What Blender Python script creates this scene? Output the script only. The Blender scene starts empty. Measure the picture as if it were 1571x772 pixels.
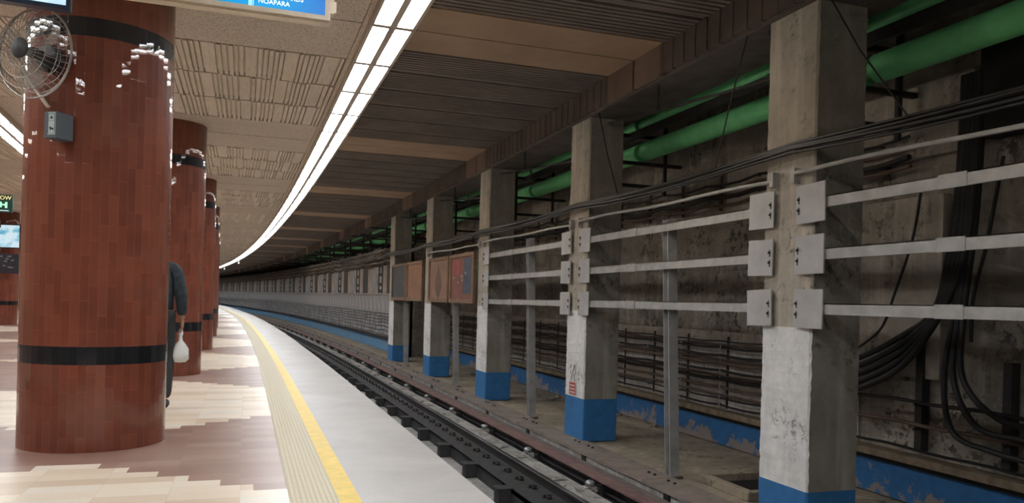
import bpy, bmesh, math, random
from mathutils import Matrix, Vector
random.seed(7)
SC = bpy.context.scene
COL = SC.collection
PI = math.pi

# ---------------------------------------------------------------- camera, world, exposure
EYE = 1.2
F_PX, W_PX, H_PX = 1200.0, 1571.0, 772.0
YAW = math.atan(410 / 1200.0)
cam_d = bpy.data.cameras.new('camera')
cam = bpy.data.objects.new('camera', cam_d)
COL.objects.link(cam)
cam_d.sensor_width = 36.0
cam_d.lens = F_PX / W_PX * 36.0
cam_d.shift_y = (465.0 - 386.0) / W_PX
cam_d.clip_start = 0.05
cam_d.clip_end = 600
cam.matrix_world = (Matrix.Translation((0, 0, EYE)) @ Matrix.Rotation(-YAW, 4, 'Z')
                    @ Matrix.Rotation(PI / 2, 4, 'X') @ Matrix.Rotation(0.026, 4, 'Z'))
SC.camera = cam
world = bpy.data.worlds.new('world')
SC.world = world
world.use_nodes = True
world.node_tree.nodes['Background'].inputs[0].default_value = (0.35, 0.45, 0.6, 1)
world.node_tree.nodes['Background'].inputs[1].default_value = 0.0
SC.view_settings.view_transform = 'Standard'
SC.view_settings.look = 'None'
SC.view_settings.exposure = 0.0
SC.view_settings.gamma = 1.0
SC.view_settings.use_curve_mapping = False
LAMP = 25.0            # radiance of the fluorescent diffusers

# ---------------------------------------------------------------- helpers
def bend(s):
    return 0.0 if s < 10 else (s - 10) ** 2 / 1400.0
def rise(s):
    return 0.0 if s < 20 else 0.004 * (s - 20)
def W(x, s, z):
    """station coordinates (lateral, along the track, height over platform) to world; the station curves left"""
    return (x - bend(s), s, z + rise(s))

class MB:
    def __init__(self):
        self.v = []; self.f = []; self.m = []; self.uv = []
    def quad(self, a, b, c, d, m=0, uv=None):
        n = len(self.v); self.v += [a, b, c, d]; self.f.append((n, n + 1, n + 2, n + 3)); self.m.append(m); self.uv.append(uv)
    def hexa(self, p, m=0, ms=None):
        """p: 8 points, bottom loop 0-3 (ccw from above), top loop 4-7"""
        n = len(self.v); self.v += p
        fs = [(0, 3, 2, 1), (4, 5, 6, 7), (0, 1, 5, 4), (1, 2, 6, 5), (2, 3, 7, 6), (3, 0, 4, 7)]
        for i, f in enumerate(fs):
            self.f.append(tuple(n + k for k in f)); self.m.append(ms[i] if ms else m); self.uv.append(None)
    def box(self, x0, x1, y0, y1, z0, z1, m=0, M=None):
        p = [(x0, y0, z0), (x1, y0, z0), (x1, y1, z0), (x0, y1, z0), (x0, y0, z1), (x1, y0, z1), (x1, y1, z1), (x0, y1, z1)]
        if M is not None: p = [tuple(M @ Vector(q)) for q in p]
        self.hexa(p, m)
    def cbox(self, x0, x1, s0, s1, z0, z1, m=0, step=6.0, ms=None):
        """box along the curved track; ms: bottom, top, near, right(+x), far, left"""
        n = max(1, int(math.ceil((s1 - s0) / step)))
        b = len(self.v)
        for i in range(n + 1):
            s = s0 + (s1 - s0) * i / n
            self.v += [W(x0, s, z0), W(x1, s, z0), W(x1, s, z1), W(x0, s, z1)]
        ms = ms or [m] * 6
        for i in range(n):
            a = b + 4 * i; c = a + 4
            for f, mm in (((a, c, c + 1, a + 1), ms[0]), ((a + 3, a + 2, c + 2, c + 3), ms[1]),
                          ((a + 1, c + 1, c + 2, a + 2), ms[3]), ((a, a + 3, c + 3, c), ms[5])):
                self.f.append(f); self.m.append(mm); self.uv.append(None)
        self.f.append((b, b + 1, b + 2, b + 3)); self.m.append(ms[2]); self.uv.append(None)
        e = b + 4 * n
        self.f.append((e, e + 3, e + 2, e + 1)); self.m.append(ms[4]); self.uv.append(None)
    def prism(self, prof, s0, s1, m=0, step=6.0):
        """closed profile [(x,z)...] counter-clockwise seen from the camera, extruded along the track"""
        n = max(1, int(math.ceil((s1 - s0) / step))); k = len(prof); b = len(self.v)
        for i in range(n + 1):
            s = s0 + (s1 - s0) * i / n
            self.v += [W(x, s, z) for x, z in prof]
        for i in range(n):
            for j in range(k):
                a = b + i * k + j; a2 = b + i * k + (j + 1) % k
                self.f.append((a, a + k, a2 + k, a2)); self.m.append(m); self.uv.append(None)
        self.f.append(tuple(b + j for j in range(k))); self.m.append(m); self.uv.append(None)
        self.f.append(tuple(b + n * k + j for j in reversed(range(k)))); self.m.append(m); self.uv.append(None)
    def tube(self, pts, r, n=8, m=0, caps=True):
        pts = [Vector(p) for p in pts]; b = len(self.v); up0 = None
        rr = r if isinstance(r, (list, tuple)) else [r] * len(pts)
        for i, p in enumerate(pts):
            t = (pts[min(i + 1, len(pts) - 1)] - pts[max(i - 1, 0)])
            t = t.normalized() if t.length > 1e-9 else Vector((0, 0, 1))
            if up0 is None:
                up0 = Vector((0, 0, 1)) if abs(t.z) < .9 else Vector((1, 0, 0))
            a = up0 - t * up0.dot(t); a.normalize(); c = t.cross(a); up0 = a
            for k in range(n):
                w = 2 * PI * k / n
                self.v.append(tuple(p + (a * math.cos(w) + c * math.sin(w)) * rr[i]))
        for i in range(len(pts) - 1):
            for k in range(n):
                q = b + i * n + k; q2 = b + i * n + (k + 1) % n
                self.f.append((q, q2, q2 + n, q + n)); self.m.append(m); self.uv.append(None)
        if caps:
            self.f.append(tuple(b + k for k in reversed(range(n)))); self.m.append(m); self.uv.append(None)
            e = b + (len(pts) - 1) * n
            self.f.append(tuple(e + k for k in range(n))); self.m.append(m); self.uv.append(None)
    def lathe(self, prof, n=24, m=0, M=None, center=(0, 0, 0)):
        """prof [(r,z)...] bottom to top, around Z"""
        b = len(self.v)
        for r, z in prof:
            for k in range(n):
                w = 2 * PI * k / n
                p = Vector((r * math.cos(w), r * math.sin(w), z))
                if M is not None: p = M @ p
                self.v.append((p.x + center[0], p.y + center[1], p.z + center[2]))
        for i in range(len(prof) - 1):
            for k in range(n):
                q = b + i * n + k; q2 = b + i * n + (k + 1) % n
                self.f.append((q, q2, q2 + n, q + n)); self.m.append(m); self.uv.append(None)
        self.f.append(tuple(b + k for k in reversed(range(n)))); self.m.append(m); self.uv.append(None)
        e = b + (len(prof) - 1) * n
        self.f.append(tuple(e + k for k in range(n))); self.m.append(m); self.uv.append(None)
    def build(self, name, mats, parent=None, smooth=False, loc=None, bevel=0):
        me = bpy.data.meshes.new(name)
        me.from_pydata(self.v, [], self.f)
        mats = mats if isinstance(mats, (list, tuple)) else [mats]
        for m in mats: me.materials.append(m)
        if any(self.m): me.polygons.foreach_set('material_index', self.m)
        if any(u is not None for u in self.uv):
            ul = me.uv_layers.new(name='UVMap')
            li = 0
            for f, u in zip(self.f, self.uv):
                for k in range(len(f)):
                    ul.data[li + k].uv = u[k] if u else (0, 0)
                li += len(f)
        if smooth:
            me.polygons.foreach_set('use_smooth', [True] * len(me.polygons))
            me.set_sharp_from_angle(angle=math.radians(40))
        me.update()
        o = bpy.data.objects.new(name, me); COL.objects.link(o)
        if parent is not None: o.parent = parent
        if loc is not None: o.location = loc
        if bevel:
            b = o.modifiers.new('bevel', 'BEVEL'); b.width = bevel; b.segments = 2; b.limit_method = 'ANGLE'
        return o

def tag(o, label=None, cat=None, group=None, kind=None):
    if label: o['label'] = label
    if cat: o['category'] = cat
    if group: o['group'] = group
    if kind: o['kind'] = kind
    return o
def empty(name, loc, rz=0.0):
    e = bpy.data.objects.new(name, None); COL.objects.link(e)
    e.location = loc; e.rotation_euler = (0, 0, rz); e.empty_display_size = .1
    return e
def struct(o):
    o['kind'] = 'structure'; return o
def copy_tree(o, parent=None):
    c = o.copy(); COL.objects.link(c)
    if parent is not None: c.parent = parent
    for ch in list(o.children): copy_tree(ch, c)
    return c
ORD = ['nearest', 'second nearest', 'third nearest', 'fourth nearest', 'fifth nearest', 'sixth nearest', 'seventh nearest',
       'eighth nearest', 'ninth nearest', 'tenth nearest', 'eleventh nearest', 'twelfth nearest']

# ---------------------------------------------------------------- materials
class NT:
    def __init__(self, name):
        self.mat = bpy.data.materials.new(name); self.mat.use_nodes = True
        self.t = self.mat.node_tree; self.b = self.t.nodes['Principled BSDF']
        self.co = self.n('ShaderNodeTexCoord')
    def n(self, k, **kw):
        x = self.t.nodes.new(k)
        for a, v in kw.items(): setattr(x, a, v)
        return x
    def l(self, a, b): self.t.links.new(a, b)
    def val(self, sock, v):
        if hasattr(v, 'is_linked') or hasattr(v, 'links'): self.l(v, sock)
        else: sock.default_value = v
    def math(self, op, a, b=0.0, c=0.0):
        x = self.n('ShaderNodeMath', operation=op)
        self.val(x.inputs[0], a); self.val(x.inputs[1], b)
        if len(x.inputs) > 2: self.val(x.inputs[2], c)
        return x.outputs[0]
    def noise(self, scale, detail=4, rough=.6, vec=None, stretch=None, dist=0.0):
        x = self.n('ShaderNodeTexNoise'); x.inputs['Scale'].default_value = scale
        x.inputs['Detail'].default_value = detail; x.inputs['Roughness'].default_value = rough; x.inputs['Distortion'].default_value = dist
        v = vec or self.co.outputs['Object']
        if stretch:
            mp = self.n('ShaderNodeMapping'); mp.inputs['Scale'].default_value = stretch; self.l(v, mp.inputs[0]); v = mp.outputs[0]
        self.l(v, x.inputs['Vector']); return x.outputs['Fac']
    def ramp(self, f, stops, interp='LINEAR'):
        x = self.n('ShaderNodeValToRGB'); x.color_ramp.interpolation = interp
        e = x.color_ramp.elements
        while len(e) < len(stops): e.new(.5)
        for q, (p, c) in zip(e, stops):
            q.position = p; q.color = c if len(c) == 4 else (*c, 1)
        self.l(f, x.inputs[0]); return x.outputs[0]
    def step(self, f, a, b): return self.ramp(f, [(a, (0, 0, 0)), (b, (1, 1, 1))])
    def mix(self, f, a, b, mode='MIX'):
        x = self.n('ShaderNodeMix', data_type='RGBA', blend_type=mode)
        self.val(x.inputs[0], f)
        for s, v in ((x.inputs[6], a), (x.inputs[7], b)):
            if isinstance(v, tuple): s.default_value = v if len(v) == 4 else (*v, 1)
            else: self.l(v, s)
        return x.outputs[2]
    def color(self, c):
        if isinstance(c, tuple): self.b.inputs['Base Color'].default_value = (*c, 1)
        else: self.l(c, self.b.inputs['Base Color'])
    def bump(self, h, strength=.3, dist=.02):
        x = self.n('ShaderNodeBump'); x.inputs['Strength'].default_value = strength; x.inputs['Distance'].default_value = dist
        self.l(h, x.inputs['Height']); self.l(x.outputs[0], self.b.inputs['Normal'])
    def done(self, rough=.8, metal=0.0, spec=None):
        self.val(self.b.inputs['Roughness'], rough); self.b.inputs['Metallic'].default_value = metal
        if spec is not None: self.b.inputs['Specular IOR Level'].default_value = spec
        return self.mat

def plain(name, c, rough=.6, metal=0.0, var=.25, scale=6.0, bump=0.0, stretch=None):
    t = NT(name)
    f = t.noise(scale, 5, .65, stretch=stretch)
    d = tuple(x * (1 - var) for x in c); u = tuple(min(1, x * (1 + var)) for x in c)
    t.color(t.ramp(f, [(.3, d), (.7, u)]))
    if bump: t.bump(f, bump, .01)
    return t.done(rough, metal)
def emit(name, c, k):
    t = NT(name); t.color((.8, .8, .8)); t.b.inputs['Emission Color'].default_value = (*c, 1); t.b.inputs['Emission Strength'].default_value = k
    return t.done(.4)

def concrete(name, base, dark, paint=None, spots=.5, bscale=1.0, bump=.5):
    """rough cast concrete with grime patches, pits and streaks"""
    t = NT(name)
    big = t.noise(.9 * bscale, 6, .65, dist=.4); mid = t.noise(4 * bscale, 8, .7); fine = t.noise(26, 6, .7)
    col = t.ramp(big, [(.3, dark), (.5, tuple((a + b) / 2 for a, b in zip(base, dark))), (.68, base)])
    col = t.mix(t.math('MULTIPLY', t.step(mid, .42, .62), .45), col, tuple(x * .6 for x in base))
    streak = t.noise(3.0, 5, .6, stretch=(2.2, 2.2, .18))
    col = t.mix(t.math('MULTIPLY', t.step(streak, .52, .7), .35), col, tuple(min(1, x * 1.5) for x in base))
    if spots > .8:
        lay = t.noise(1.6, 7, .75, stretch=(.5, .5, 2.2), dist=.6)
        col = t.mix(t.math('MULTIPLY', t.step(lay, .50, .60), .55), col, tuple(x * .38 for x in base))
        lay2 = t.noise(2.3, 7, .75, stretch=(.7, .7, 1.5), dist=1.0)
        col = t.mix(t.math('MULTIPLY', t.step(lay2, .58, .66), .5), col, tuple(min(1, x * 1.35) for x in base))
    pits = t.step(t.noise(9 * bscale, 9, .8), .535 , .575)
    area = t.step(t.noise(1.5 * bscale, 3, .6), .50, .60)
    col = t.mix(t.math('MULTIPLY', t.math('MULTIPLY', pits, area), spots), col, tuple(x * .16 for x in base))
    t.color(col)
    h = t.math('ADD', t.math('MULTIPLY', mid, 1.0), t.math('ADD', t.math('MULTIPLY', fine, .35), t.math('MULTIPLY', t.math('MULTIPLY', pits, area), -.8)))
    t.bump(h, bump, .03)
    return t.done(.9)

M = {}
# platform floor: cream terrazzo tiles with stepped brown fields around the columns
t = NT('terrazzo_floor')
uv = t.n('ShaderNodeUVMap'); sp = t.n('ShaderNodeSeparateXYZ'); t.l(uv.outputs[0], sp.inputs[0])
X, S = sp.outputs[0], sp.outputs[1]
def floor_(v): return t.math('FLOOR', v)
s0 = t.math('SUBTRACT', S, 6.66)
k = t.math('MULTIPLY', t.math('ROUND', t.math('DIVIDE', s0, 5.8)), 5.8)
d = t.math('ABSOLUTE', t.math('SUBTRACT', s0, k))
tri = t.math('PINGPONG', t.math('ADD', X, 1.12), 3.16)
q = t.math('ADD', t.math('MULTIPLY', floor_(t.math('DIVIDE', tri, .2)), .17), .56)
mask = t.math('LESS_THAN', d, q)
tx = floor_(t.math('DIVIDE', X, .405)); ts = floor_(t.math('DIVIDE', S, .17))
cb = t.n('ShaderNodeCombineXYZ'); t.l(tx, cb.inputs[0]); t.l(ts, cb.inputs[1])
wn = t.n('ShaderNodeTexWhiteNoise', noise_dimensions='2D'); t.l(cb.outputs[0], wn.inputs['Vector'])
cream = t.ramp(wn.outputs['Value'], [(0, (.60, .47, .34)), (.35, (.70, .58, .45)), (.7, (.76, .66, .53)), (1, (.72, .66, .57))])
brown = t.ramp(wn.outputs['Value'], [(0, (.25, .14, .11)), (.6, (.285, .165, .13)), (1, (.33, .21, .175))])
col = t.mix(mask, cream, brown)
grit = t.noise(160, 2, .5); col = t.mix(t.math('MULTIPLY', t.step(grit, .45, .65), .12), col, (.25, .18, .13))
dirt = t.noise(1.1, 5, .6); col = t.mix(t.math('MULTIPLY', t.step(dirt, .45, .75), .25), col, (.42, .36, .30))
gx = t.math('LESS_THAN', t.math('FRACT', t.math('DIVIDE', X, .405)), .008); gs = t.math('LESS_THAN', t.math('FRACT', t.math('DIVIDE', S, .17)), .014)
col = t.mix(t.math('MULTIPLY', t.math('MAXIMUM', gx, gs), .35), col, (.3, .24, .19))
t.color(col); M['floor'] = t.done(t.math('ADD', .24, t.math('MULTIPLY', dirt, .25)), spec=.35)

# tactile paving: pale ribbed tiles
t = NT('tactile_paving')
uv = t.n('ShaderNodeUVMap'); sp = t.n('ShaderNodeSeparateXYZ'); t.l(uv.outputs[0], sp.inputs[0])
X, S = sp.outputs[0], sp.outputs[1]
rib = t.math('PINGPONG', t.math('MULTIPLY', X, 1.0), .0145)
ribm = t.step(t.math('DIVIDE', rib, .0145), .25, .6)
joint = t.math('LESS_THAN', t.math('FRACT', t.math('DIVIDE', S, .30)), .02)
joint2 = t.math('LESS_THAN', t.math('FRACT', t.math('DIVIDE', S, .05)), .25)
nz = t.noise(2.0, 5, .6)
col = t.mix(ribm, (.50, .43, .29), (.60, .53, .38)); col = t.mix(t.math('MULTIPLY', joint, .5), col, (.36, .29, .2))
col = t.mix(t.math('MULTIPLY', joint2, .12), col, (.36, .29, .2))
col = t.mix(t.math('MULTIPLY', t.step(nz, .45, .75), .3), col, (.58, .48, .28))
t.color(col); t.bump(ribm, .5, .004); M['tactile'] = t.done(.55)
M['yellow'] = plain('yellow_line_paint', (.72, .50, .075), .5, var=.14, scale=9)
t = NT('granite_edge')
n1 = t.noise(1.2, 6, .65, dist=.5); n2 = t.noise(90, 2, .5)
col = t.ramp(n1, [(.3, (.40, .375, .355)), (.7, (.53, .50, .475))]); col = t.mix(t.math('MULTIPLY', t.step(n2, .45, .7), .18), col, (.28, .26, .25))
t.color(col); M['granite'] = t.done(.45, spec=.3)

# glazed tiles on the round columns
def tiles(name, c1, c2, c3, w=2*PI*.53/54, h=.34, rough=.5):
    t = NT(name)
    uv = t.n('ShaderNodeUVMap'); sp = t.n('ShaderNodeSeparateXYZ'); t.l(uv.outputs[0], sp.inputs[0])
    a = t.math('DIVIDE', sp.outputs[0], w); ia = t.math('FLOOR', a)
    c0 = t.n('ShaderNodeCombineXYZ'); t.l(ia, c0.inputs[0]); wo = t.n('ShaderNodeTexWhiteNoise', noise_dimensions='2D'); t.l(c0.outputs[0], wo.inputs['Vector'])
    b = t.math('ADD', t.math('DIVIDE', sp.outputs[1], h), t.math('MULTIPLY', floor_n(t, t.math('MULTIPLY', wo.outputs['Value'], 3.0)), .333)); ib = t.math('FLOOR', b)
    cb = t.n('ShaderNodeCombineXYZ'); t.l(ia, cb.inputs[0]); t.l(ib, cb.inputs[1])
    wn = t.n('ShaderNodeTexWhiteNoise', noise_dimensions='2D'); t.l(cb.outputs[0], wn.inputs['Vector'])
    col = t.ramp(wn.outputs['Value'], [(0, c1), (.5, c2), (1, c3)])
    fa = t.math('FRACT', a); fb = t.math('FRACT', b)
    g = t.math('MAXIMUM', t.math('GREATER_THAN', t.math('ABSOLUTE', t.math('SUBTRACT', fa, .5)), .478), t.math('GREATER_THAN', t.math('ABSOLUTE', t.math('SUBTRACT', fb, .5)), .495))
    fade = t.noise(2.4, 4, .6)
    col = t.mix(t.math('MULTIPLY', t.step(fade, .4, .7), .3), col, tuple(min(1, x * 1.5) for x in c3))
    col = t.mix(t.math('MULTIPLY', g, .35), col, tuple(min(1, x * 2.2) for x in c3))
    t.color(col)
    hgt = t.math('ADD', t.math('MULTIPLY', fa, t.math('MULTIPLY', t.math('SUBTRACT', wn.outputs['Value'], .5), 1.2)), t.math('ADD', t.math('MULTIPLY', g, -.5), t.math('MULTIPLY', t.noise(7, 3, .5), .55)))
    hgt = t.math('ADD', hgt, t.math('MULTIPLY', fb, t.math('MULTIPLY', t.math('SUBTRACT', wo.outputs['Value'], .5), 3.0)))
    t.bump(hgt, .14, .006)
    t.l(t.b.inputs['Normal'].links[0].from_socket, t.b.inputs['Coat Normal'])
    t.b.inputs['Coat Weight'].default_value = .8; t.b.inputs['Coat Roughness'].default_value = .012; t.b.inputs['Coat IOR'].default_value = 1.5; t.b.inputs['Specular IOR Level'].default_value = .15
    return t.done(rough)
def floor_n(t, v): return t.math('FLOOR', v)
M['redtile'] = tiles('brown_red_column_tile', (.145, .040, .023), (.172, .049, .028), (.205, .062, .037))
M['blacktile'] = tiles('black_column_tile', (.006, .007, .009), (.009, .010, .013), (.014, .016, .02), h=5.0, rough=.5)

# ceiling
t = NT('perforated_panel')
vo = t.n('ShaderNodeTexVoronoi'); vo.inputs['Scale'].default_value = 42; t.l(t.co.outputs['Object'], vo.inputs['Vector'])
hole = t.step(vo.outputs['Distance'], .22, .38); sm = t.noise(.8, 4, .6)
col = t.mix(hole, (.32, .27, .22), (.68, .60, .51)); col = t.mix(t.math('MULTIPLY', t.step(sm, .4, .75), .3), col, (.45, .38, .30))
t.color(col); t.bump(hole, .4, .004); M['perf'] = t.done(.85)
t = NT('ribbed_ceiling_board')
n1 = t.noise(.9, 5, .65); n2 = t.noise(7, 4, .6, stretch=(6, .5, 1))
col = t.ramp(n1, [(.3, (.68, .61, .50)), (.7, (.80, .73, .62))]); col = t.mix(t.math('MULTIPLY', t.step(n2, .45, .7), .3), col, (.33, .255, .185))
t.color(col); M['rib'] = t.done(.7)
M['tanboard'] = plain('plain_tan_ceiling_board', (.40, .28, .19), .75, var=.14, scale=1.2)
M['greyboard'] = plain('dark_ribbed_board', (.200, .168, .145), .8, var=.22, scale=1.6)  # darker grey brown than the ribbed boards left of the light strip
M['fascia'] = plain('fascia_board', (.13, .105, .09), .8, var=.25, scale=2.2)
M['dark'] = plain('dark_void', (.03, .027, .026), .95, var=.3, scale=2)
M['soffit'] = plain('dark_beam_concrete', (.085, .072, .066), .95, var=.35, scale=2.5, bump=.3)  # dark brown concrete of the beam and the strip behind the fascia

# concrete & co
M['wallc'] = concrete('rough_tunnel_concrete', (.46, .415, .36), (.16, .143, .125), spots=.85, bump=.9)
M['colc'] = concrete('column_concrete', (.56, .51, .43), (.40, .365, .31), spots=.79, bscale=1.3, bump=.35)
M['coldark'] = concrete('column_side_concrete', (.38, .355, .315), (.21, .195, .175), spots=.6, bscale=1.2, bump=.5)  # darker concrete for the side faces, their shade put into the colour
M['colwhite'] = concrete('white_column_concrete', (.90, .90, .885), (.76, .76, .745), spots=.8, bscale=1.2, bump=.25)  # white tone of the track-side face, below the tan upper part
def bluepaint(name, base, patch):
    t = NT(name)
    a = t.noise(1.9, 7, .7, dist=.3); b = t.noise(5, 6, .7)
    col = t.mix(t.step(b, .35, .7), tuple(x * .72 for x in base), base)
    if patch > .6:
        sz = t.n('ShaderNodeSeparateXYZ'); t.l(t.co.outputs['Object'], sz.inputs[0])
        a = t.math('ADD', a, t.math('MULTIPLY', t.math('SUBTRACT', -.86, sz.outputs[2]), .42))
    col = t.mix(t.math('MULTIPLY', t.step(a, .55, .585), patch), col, (.33, .26, .20))
    t.color(col); t.bump(b, .25, .015); return t.done(.65)
M['blue'] = bluepaint('blue_paint', (.035, .20, .48), .0)
M['bluewall'] = bluepaint('blue_paint_worn', (.032, .185, .46), .85)
M['ground'] = concrete('dusty_trackside_floor', (.46, .385, .29), (.24, .20, .15), spots=.6, bump=.7)
M['bed'] = concrete('grey_track_bed', (.38, .365, .35), (.22, .21, .205), spots=.4, bscale=1.5, bump=.4)
M['plinth'] = concrete('pale_rail_plinth', (.50, .48, .45), (.24, .23, .215), spots=.6, bscale=2.5, bump=.9)
M['ledge'] = plain('dusty_ledge', (.23, .18, .125), .9, var=.4, scale=5, bump=.4)
# metals
M['railside'] = plain('greasy_rail_steel', (.045, .042, .042), .5, .5, var=.35, scale=8)
M['railtop'] = plain('polished_rail_head', (.18, .17, .165), .28, .9, var=.2, scale=10)
M['beam'] = plain('dark_steel_beam', (.050, .050, .052), .6, .3, var=.4, scale=5)
M['thirdtop'] = plain('dusty_cover_board', (.16, .13, .12), .75, var=.3, scale=4)
M['thirdside'] = plain('red_oxide_board', (.20, .12, .11), .7, var=.4, scale=3)
M['lid'] = plain('trough_lid', (.235, .19, .165), .85, var=.25, scale=3, bump=.3)
M['porcelain'] = plain('glazed_insulator', (.36, .37, .38), .08, .4, var=.2)
M['black'] = plain('black_rubber', (.012, .012, .014), .6, var=.3)
M['cableblk'] = plain('black_cable_sheath', (.012, .012, .014), .5, var=.4, scale=3)
M['cablegrey'] = plain('grey_cable_sheath', (.30, .275, .245), .6, var=.4, scale=3)
M['galv'] = plain('galvanised_bar', (.42, .42, .405), .55, .15, var=.2, scale=5)
M['plate'] = plain('grey_painted_plate', (.47, .47, .47), .5, .1, var=.14, scale=3)
M['rack'] = plain('dark_rack_steel', (.03, .028, .028), .7, .2, var=.4)
M['rust'] = plain('rusty_rack_steel', (.13, .09, .07), .8, .1, var=.4, scale=4)
M['post'] = plain('steel_post', (.40, .40, .40), .55, .3, var=.25, scale=4)
t = NT('green_duct')
n1 = t.noise(1.5, 4, .6); n2 = t.noise(5, 4, .6)
col = t.ramp(n1, [(.35, (.16, .60, .25)), (.7, (.22, .75, .33))]); col = t.mix(t.math('MULTIPLY', t.step(n2, .5, .7), .3), col, (.10, .36, .19))
t.color(col); M['green'] = t.done(.6)
M['woodframe'] = plain('weathered_wood_frame', (.235, .15, .095), .75, var=.25, scale=5)
M['lampframe'] = plain('cream_lamp_housing', (.52, .45, .38), .5, var=.08)
M['lamp'] = emit('lit_diffuser', (.93, .97, 1.0), LAMP)
M['signframe'] = plain('cream_sign_frame', (.70, .60, .47), .45, var=.08)
M['whiteplastic'] = plain('white_plastic', (.68, .70, .70), .45, var=.05)
M['greybox'] = plain('grey_box_paint', (.095, .12, .14), .45, var=.08)
M['sticker'] = plain('pale_sticker', (.50, .60, .60), .5, var=.06)
M['wire'] = plain('fan_guard_wire', (.33, .31, .29), .4, .5, var=.1)
M['fanbody'] = plain('fan_dark_plastic', (.045, .05, .055), .4, var=.1)
M['fancap'] = plain('fan_cap_plastic', (.02, .023, .023), .6, var=.1)
M['blade'] = plain('fan_blade_clear_plastic', (.42, .40, .36), .25, var=.05); M['blade'].node_tree.nodes['Principled BSDF'].inputs['Alpha'].default_value = .28
M['screenframe'] = plain('navy_screen_frame', (.012, .03, .075), .3, var=.1)
M['grime'] = plain('tunnel_panel_grey', (.34, .335, .34), .8, var=.35, scale=1.6)
M['grimebrown'] = plain('tunnel_board_brown', (.40, .34, .30), .85, var=.3, scale=2)

# ---------------------------------------------------------------- platform (structure)
SN, SF = -8.0, 150.0
def strip(name, x0, x1, z0, z1, mat, s0=SN, s1=SF, step=2.0):
    """curved horizontal slab whose top carries UV = (lateral, along)"""
    b = MB(); n = int(math.ceil((s1 - s0) / step))
    for i in range(n):
        a, c = s0 + (s1 - s0) * i / n, s0 + (s1 - s0) * (i + 1) / n
        b.quad(W(x0, a, z1), W(x1, a, z1), W(x1, c, z1), W(x0, c, z1), 0, [(x0, a), (x1, a), (x1, c), (x0, c)])
        b.quad(W(x0, a, z0), W(x0, c, z0), W(x1, c, z0), W(x1, a, z0), 0, [(x0, a)] * 4)
        b.quad(W(x0, a, z0), W(x0, a, z1), W(x0, c, z1), W(x0, c, z0), 0, [(x0, a)] * 4)
        b.quad(W(x1, a, z0), W(x1, c, z0), W(x1, c, z1), W(x1, a, z1), 0, [(x1, a)] * 4)
    b.quad(W(x0, s0, z0), W(x1, s0, z0), W(x1, s0, z1), W(x0, s0, z1), 0, [(x0, s0)] * 4)
    b.quad(W(x0, s1, z0), W(x0, s1, z1), W(x1, s1, z1), W(x1, s1, z0), 0, [(x0, s0)] * 4)
    return struct(b.build(name, mat))
strip('floor', -11, .28, -.3, 0, M['floor'])
strip('trim_1', .28, .56, -.3, .004, M['tactile'])
strip('trim_2', .56, .685, -.3, .003, M['yellow'])
strip('trim_3', .685, 1.45, -.16, 0, M['granite'])
b = MB(); b.cbox(.9, 1.25, SN, SF, -1.5, -.16); struct(b.build('wall_platform', M['bed']))

# track bed and trackside ground
b = MB(); b.cbox(1.25, 4.3, SN, SF, -1.7, -1.42); struct(b.build('floor_trackbed', M['bed']))
b = MB(); b.cbox(4.3, 5.14, SN, SF, -1.7, -1.42); struct(b.build('floor_gutter', M['black']))
b = MB(); b.cbox(5.54, 7.9, SN, SF, -1.7, -1.15); struct(b.build('floor_trackside', M['ground']))
# pale cable trough with dark drain holes and lids
b = MB()
b.cbox(5.12, 5.56, SN, SF, -1.7, -1.16, 0)
tr = struct(b.build('trim_4', [M['plinth']]))
n = 0
s = -6.6
while s < 95:
    b = MB(); b.cbox(5.095, 5.13, s - .07, s + .07, -1.275, -1.14)
    o = b.build('drain_hole', M['black']); tag(o, 'small square black drain hole in the side of the cable trough', 'drain hole', 'square holes along the trough side')
    if s > 60: o['kind'] = 'structure'
    s += 2.55
s = -6.0; i = 0
while s < 90:
    b = MB(); b.cbox(5.09, 5.58, s + .01, s + 2.54, -1.16, -1.112)
    for q in (.18, .34, 2.2, 2.36): b.cbox(5.36, 5.39, s + q, s + q + .03, -1.112, -1.09, 1)
    o = b.build('trough_lid', [M['lid'], M['rack']])
    tag(o, 'flat grey brown lid slab lying on the cable trough beside the columns', 'trough lid', 'lid slabs of the trackside cable trough')
    s += 2.55; i += 1
# back wall of the trackside, its blue band and ledge
b = MB()
for s0 in range(-8, 150, 2):
    b.quad(W(7.85, s0, -1.7), W(7.85, s0, 5.2), W(7.85, s0 + 2, 5.2), W(7.85, s0 + 2, -1.7))
    b.quad(W(8.1, s0, -1.7), W(8.1, s0 + 2, -1.7), W(8.1, s0 + 2, 5.2), W(8.1, s0, 5.2))
struct(b.build('wall_right', M['wallc']))
b = MB(); b.cbox(7.78, 7.85, -8, 31, -1.13, -.62); struct(b.build('baseboard_right', M['bluewall']))
b = MB(); b.cbox(7.62, 7.85, -8, 31, -.62, -.53); b.cbox(7.72, 7.85, -8, 31, -.69, -.62, 1); struct(b.build('trim_5', [M['ledge'], M['rack']]))
b = MB(); b.cbox(7.81, 7.85, 8.4, 31, -.53, .80, step=3); struct(b.build('wall_lower_whitewash', concrete('whitewashed_lower_wall', (.66, .63, .59), (.36, .335, .305), spots=.79, bscale=1.6, bump=.6)))
# concrete slabs patched on the wall
b = MB(); b.cbox(7.72, 7.85, 7.05, 8.9, .42, 2.62); b.cbox(7.70, 7.85, 8.95, 11.4, 2.75, 3.7); b.cbox(7.74, 7.85, 6.7, 8.4, 3.1, 4.0); struct(b.build('trim_6', concrete('wall_patch_concrete', (.50, .455, .40), (.29, .265, .23), spots=.8, bump=.6)))
b = MB(); b.cbox(7.6, 7.85, 3.4, 6.5, 3.15, 4.4); struct(b.build('trim_7', M['black']))
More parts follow.
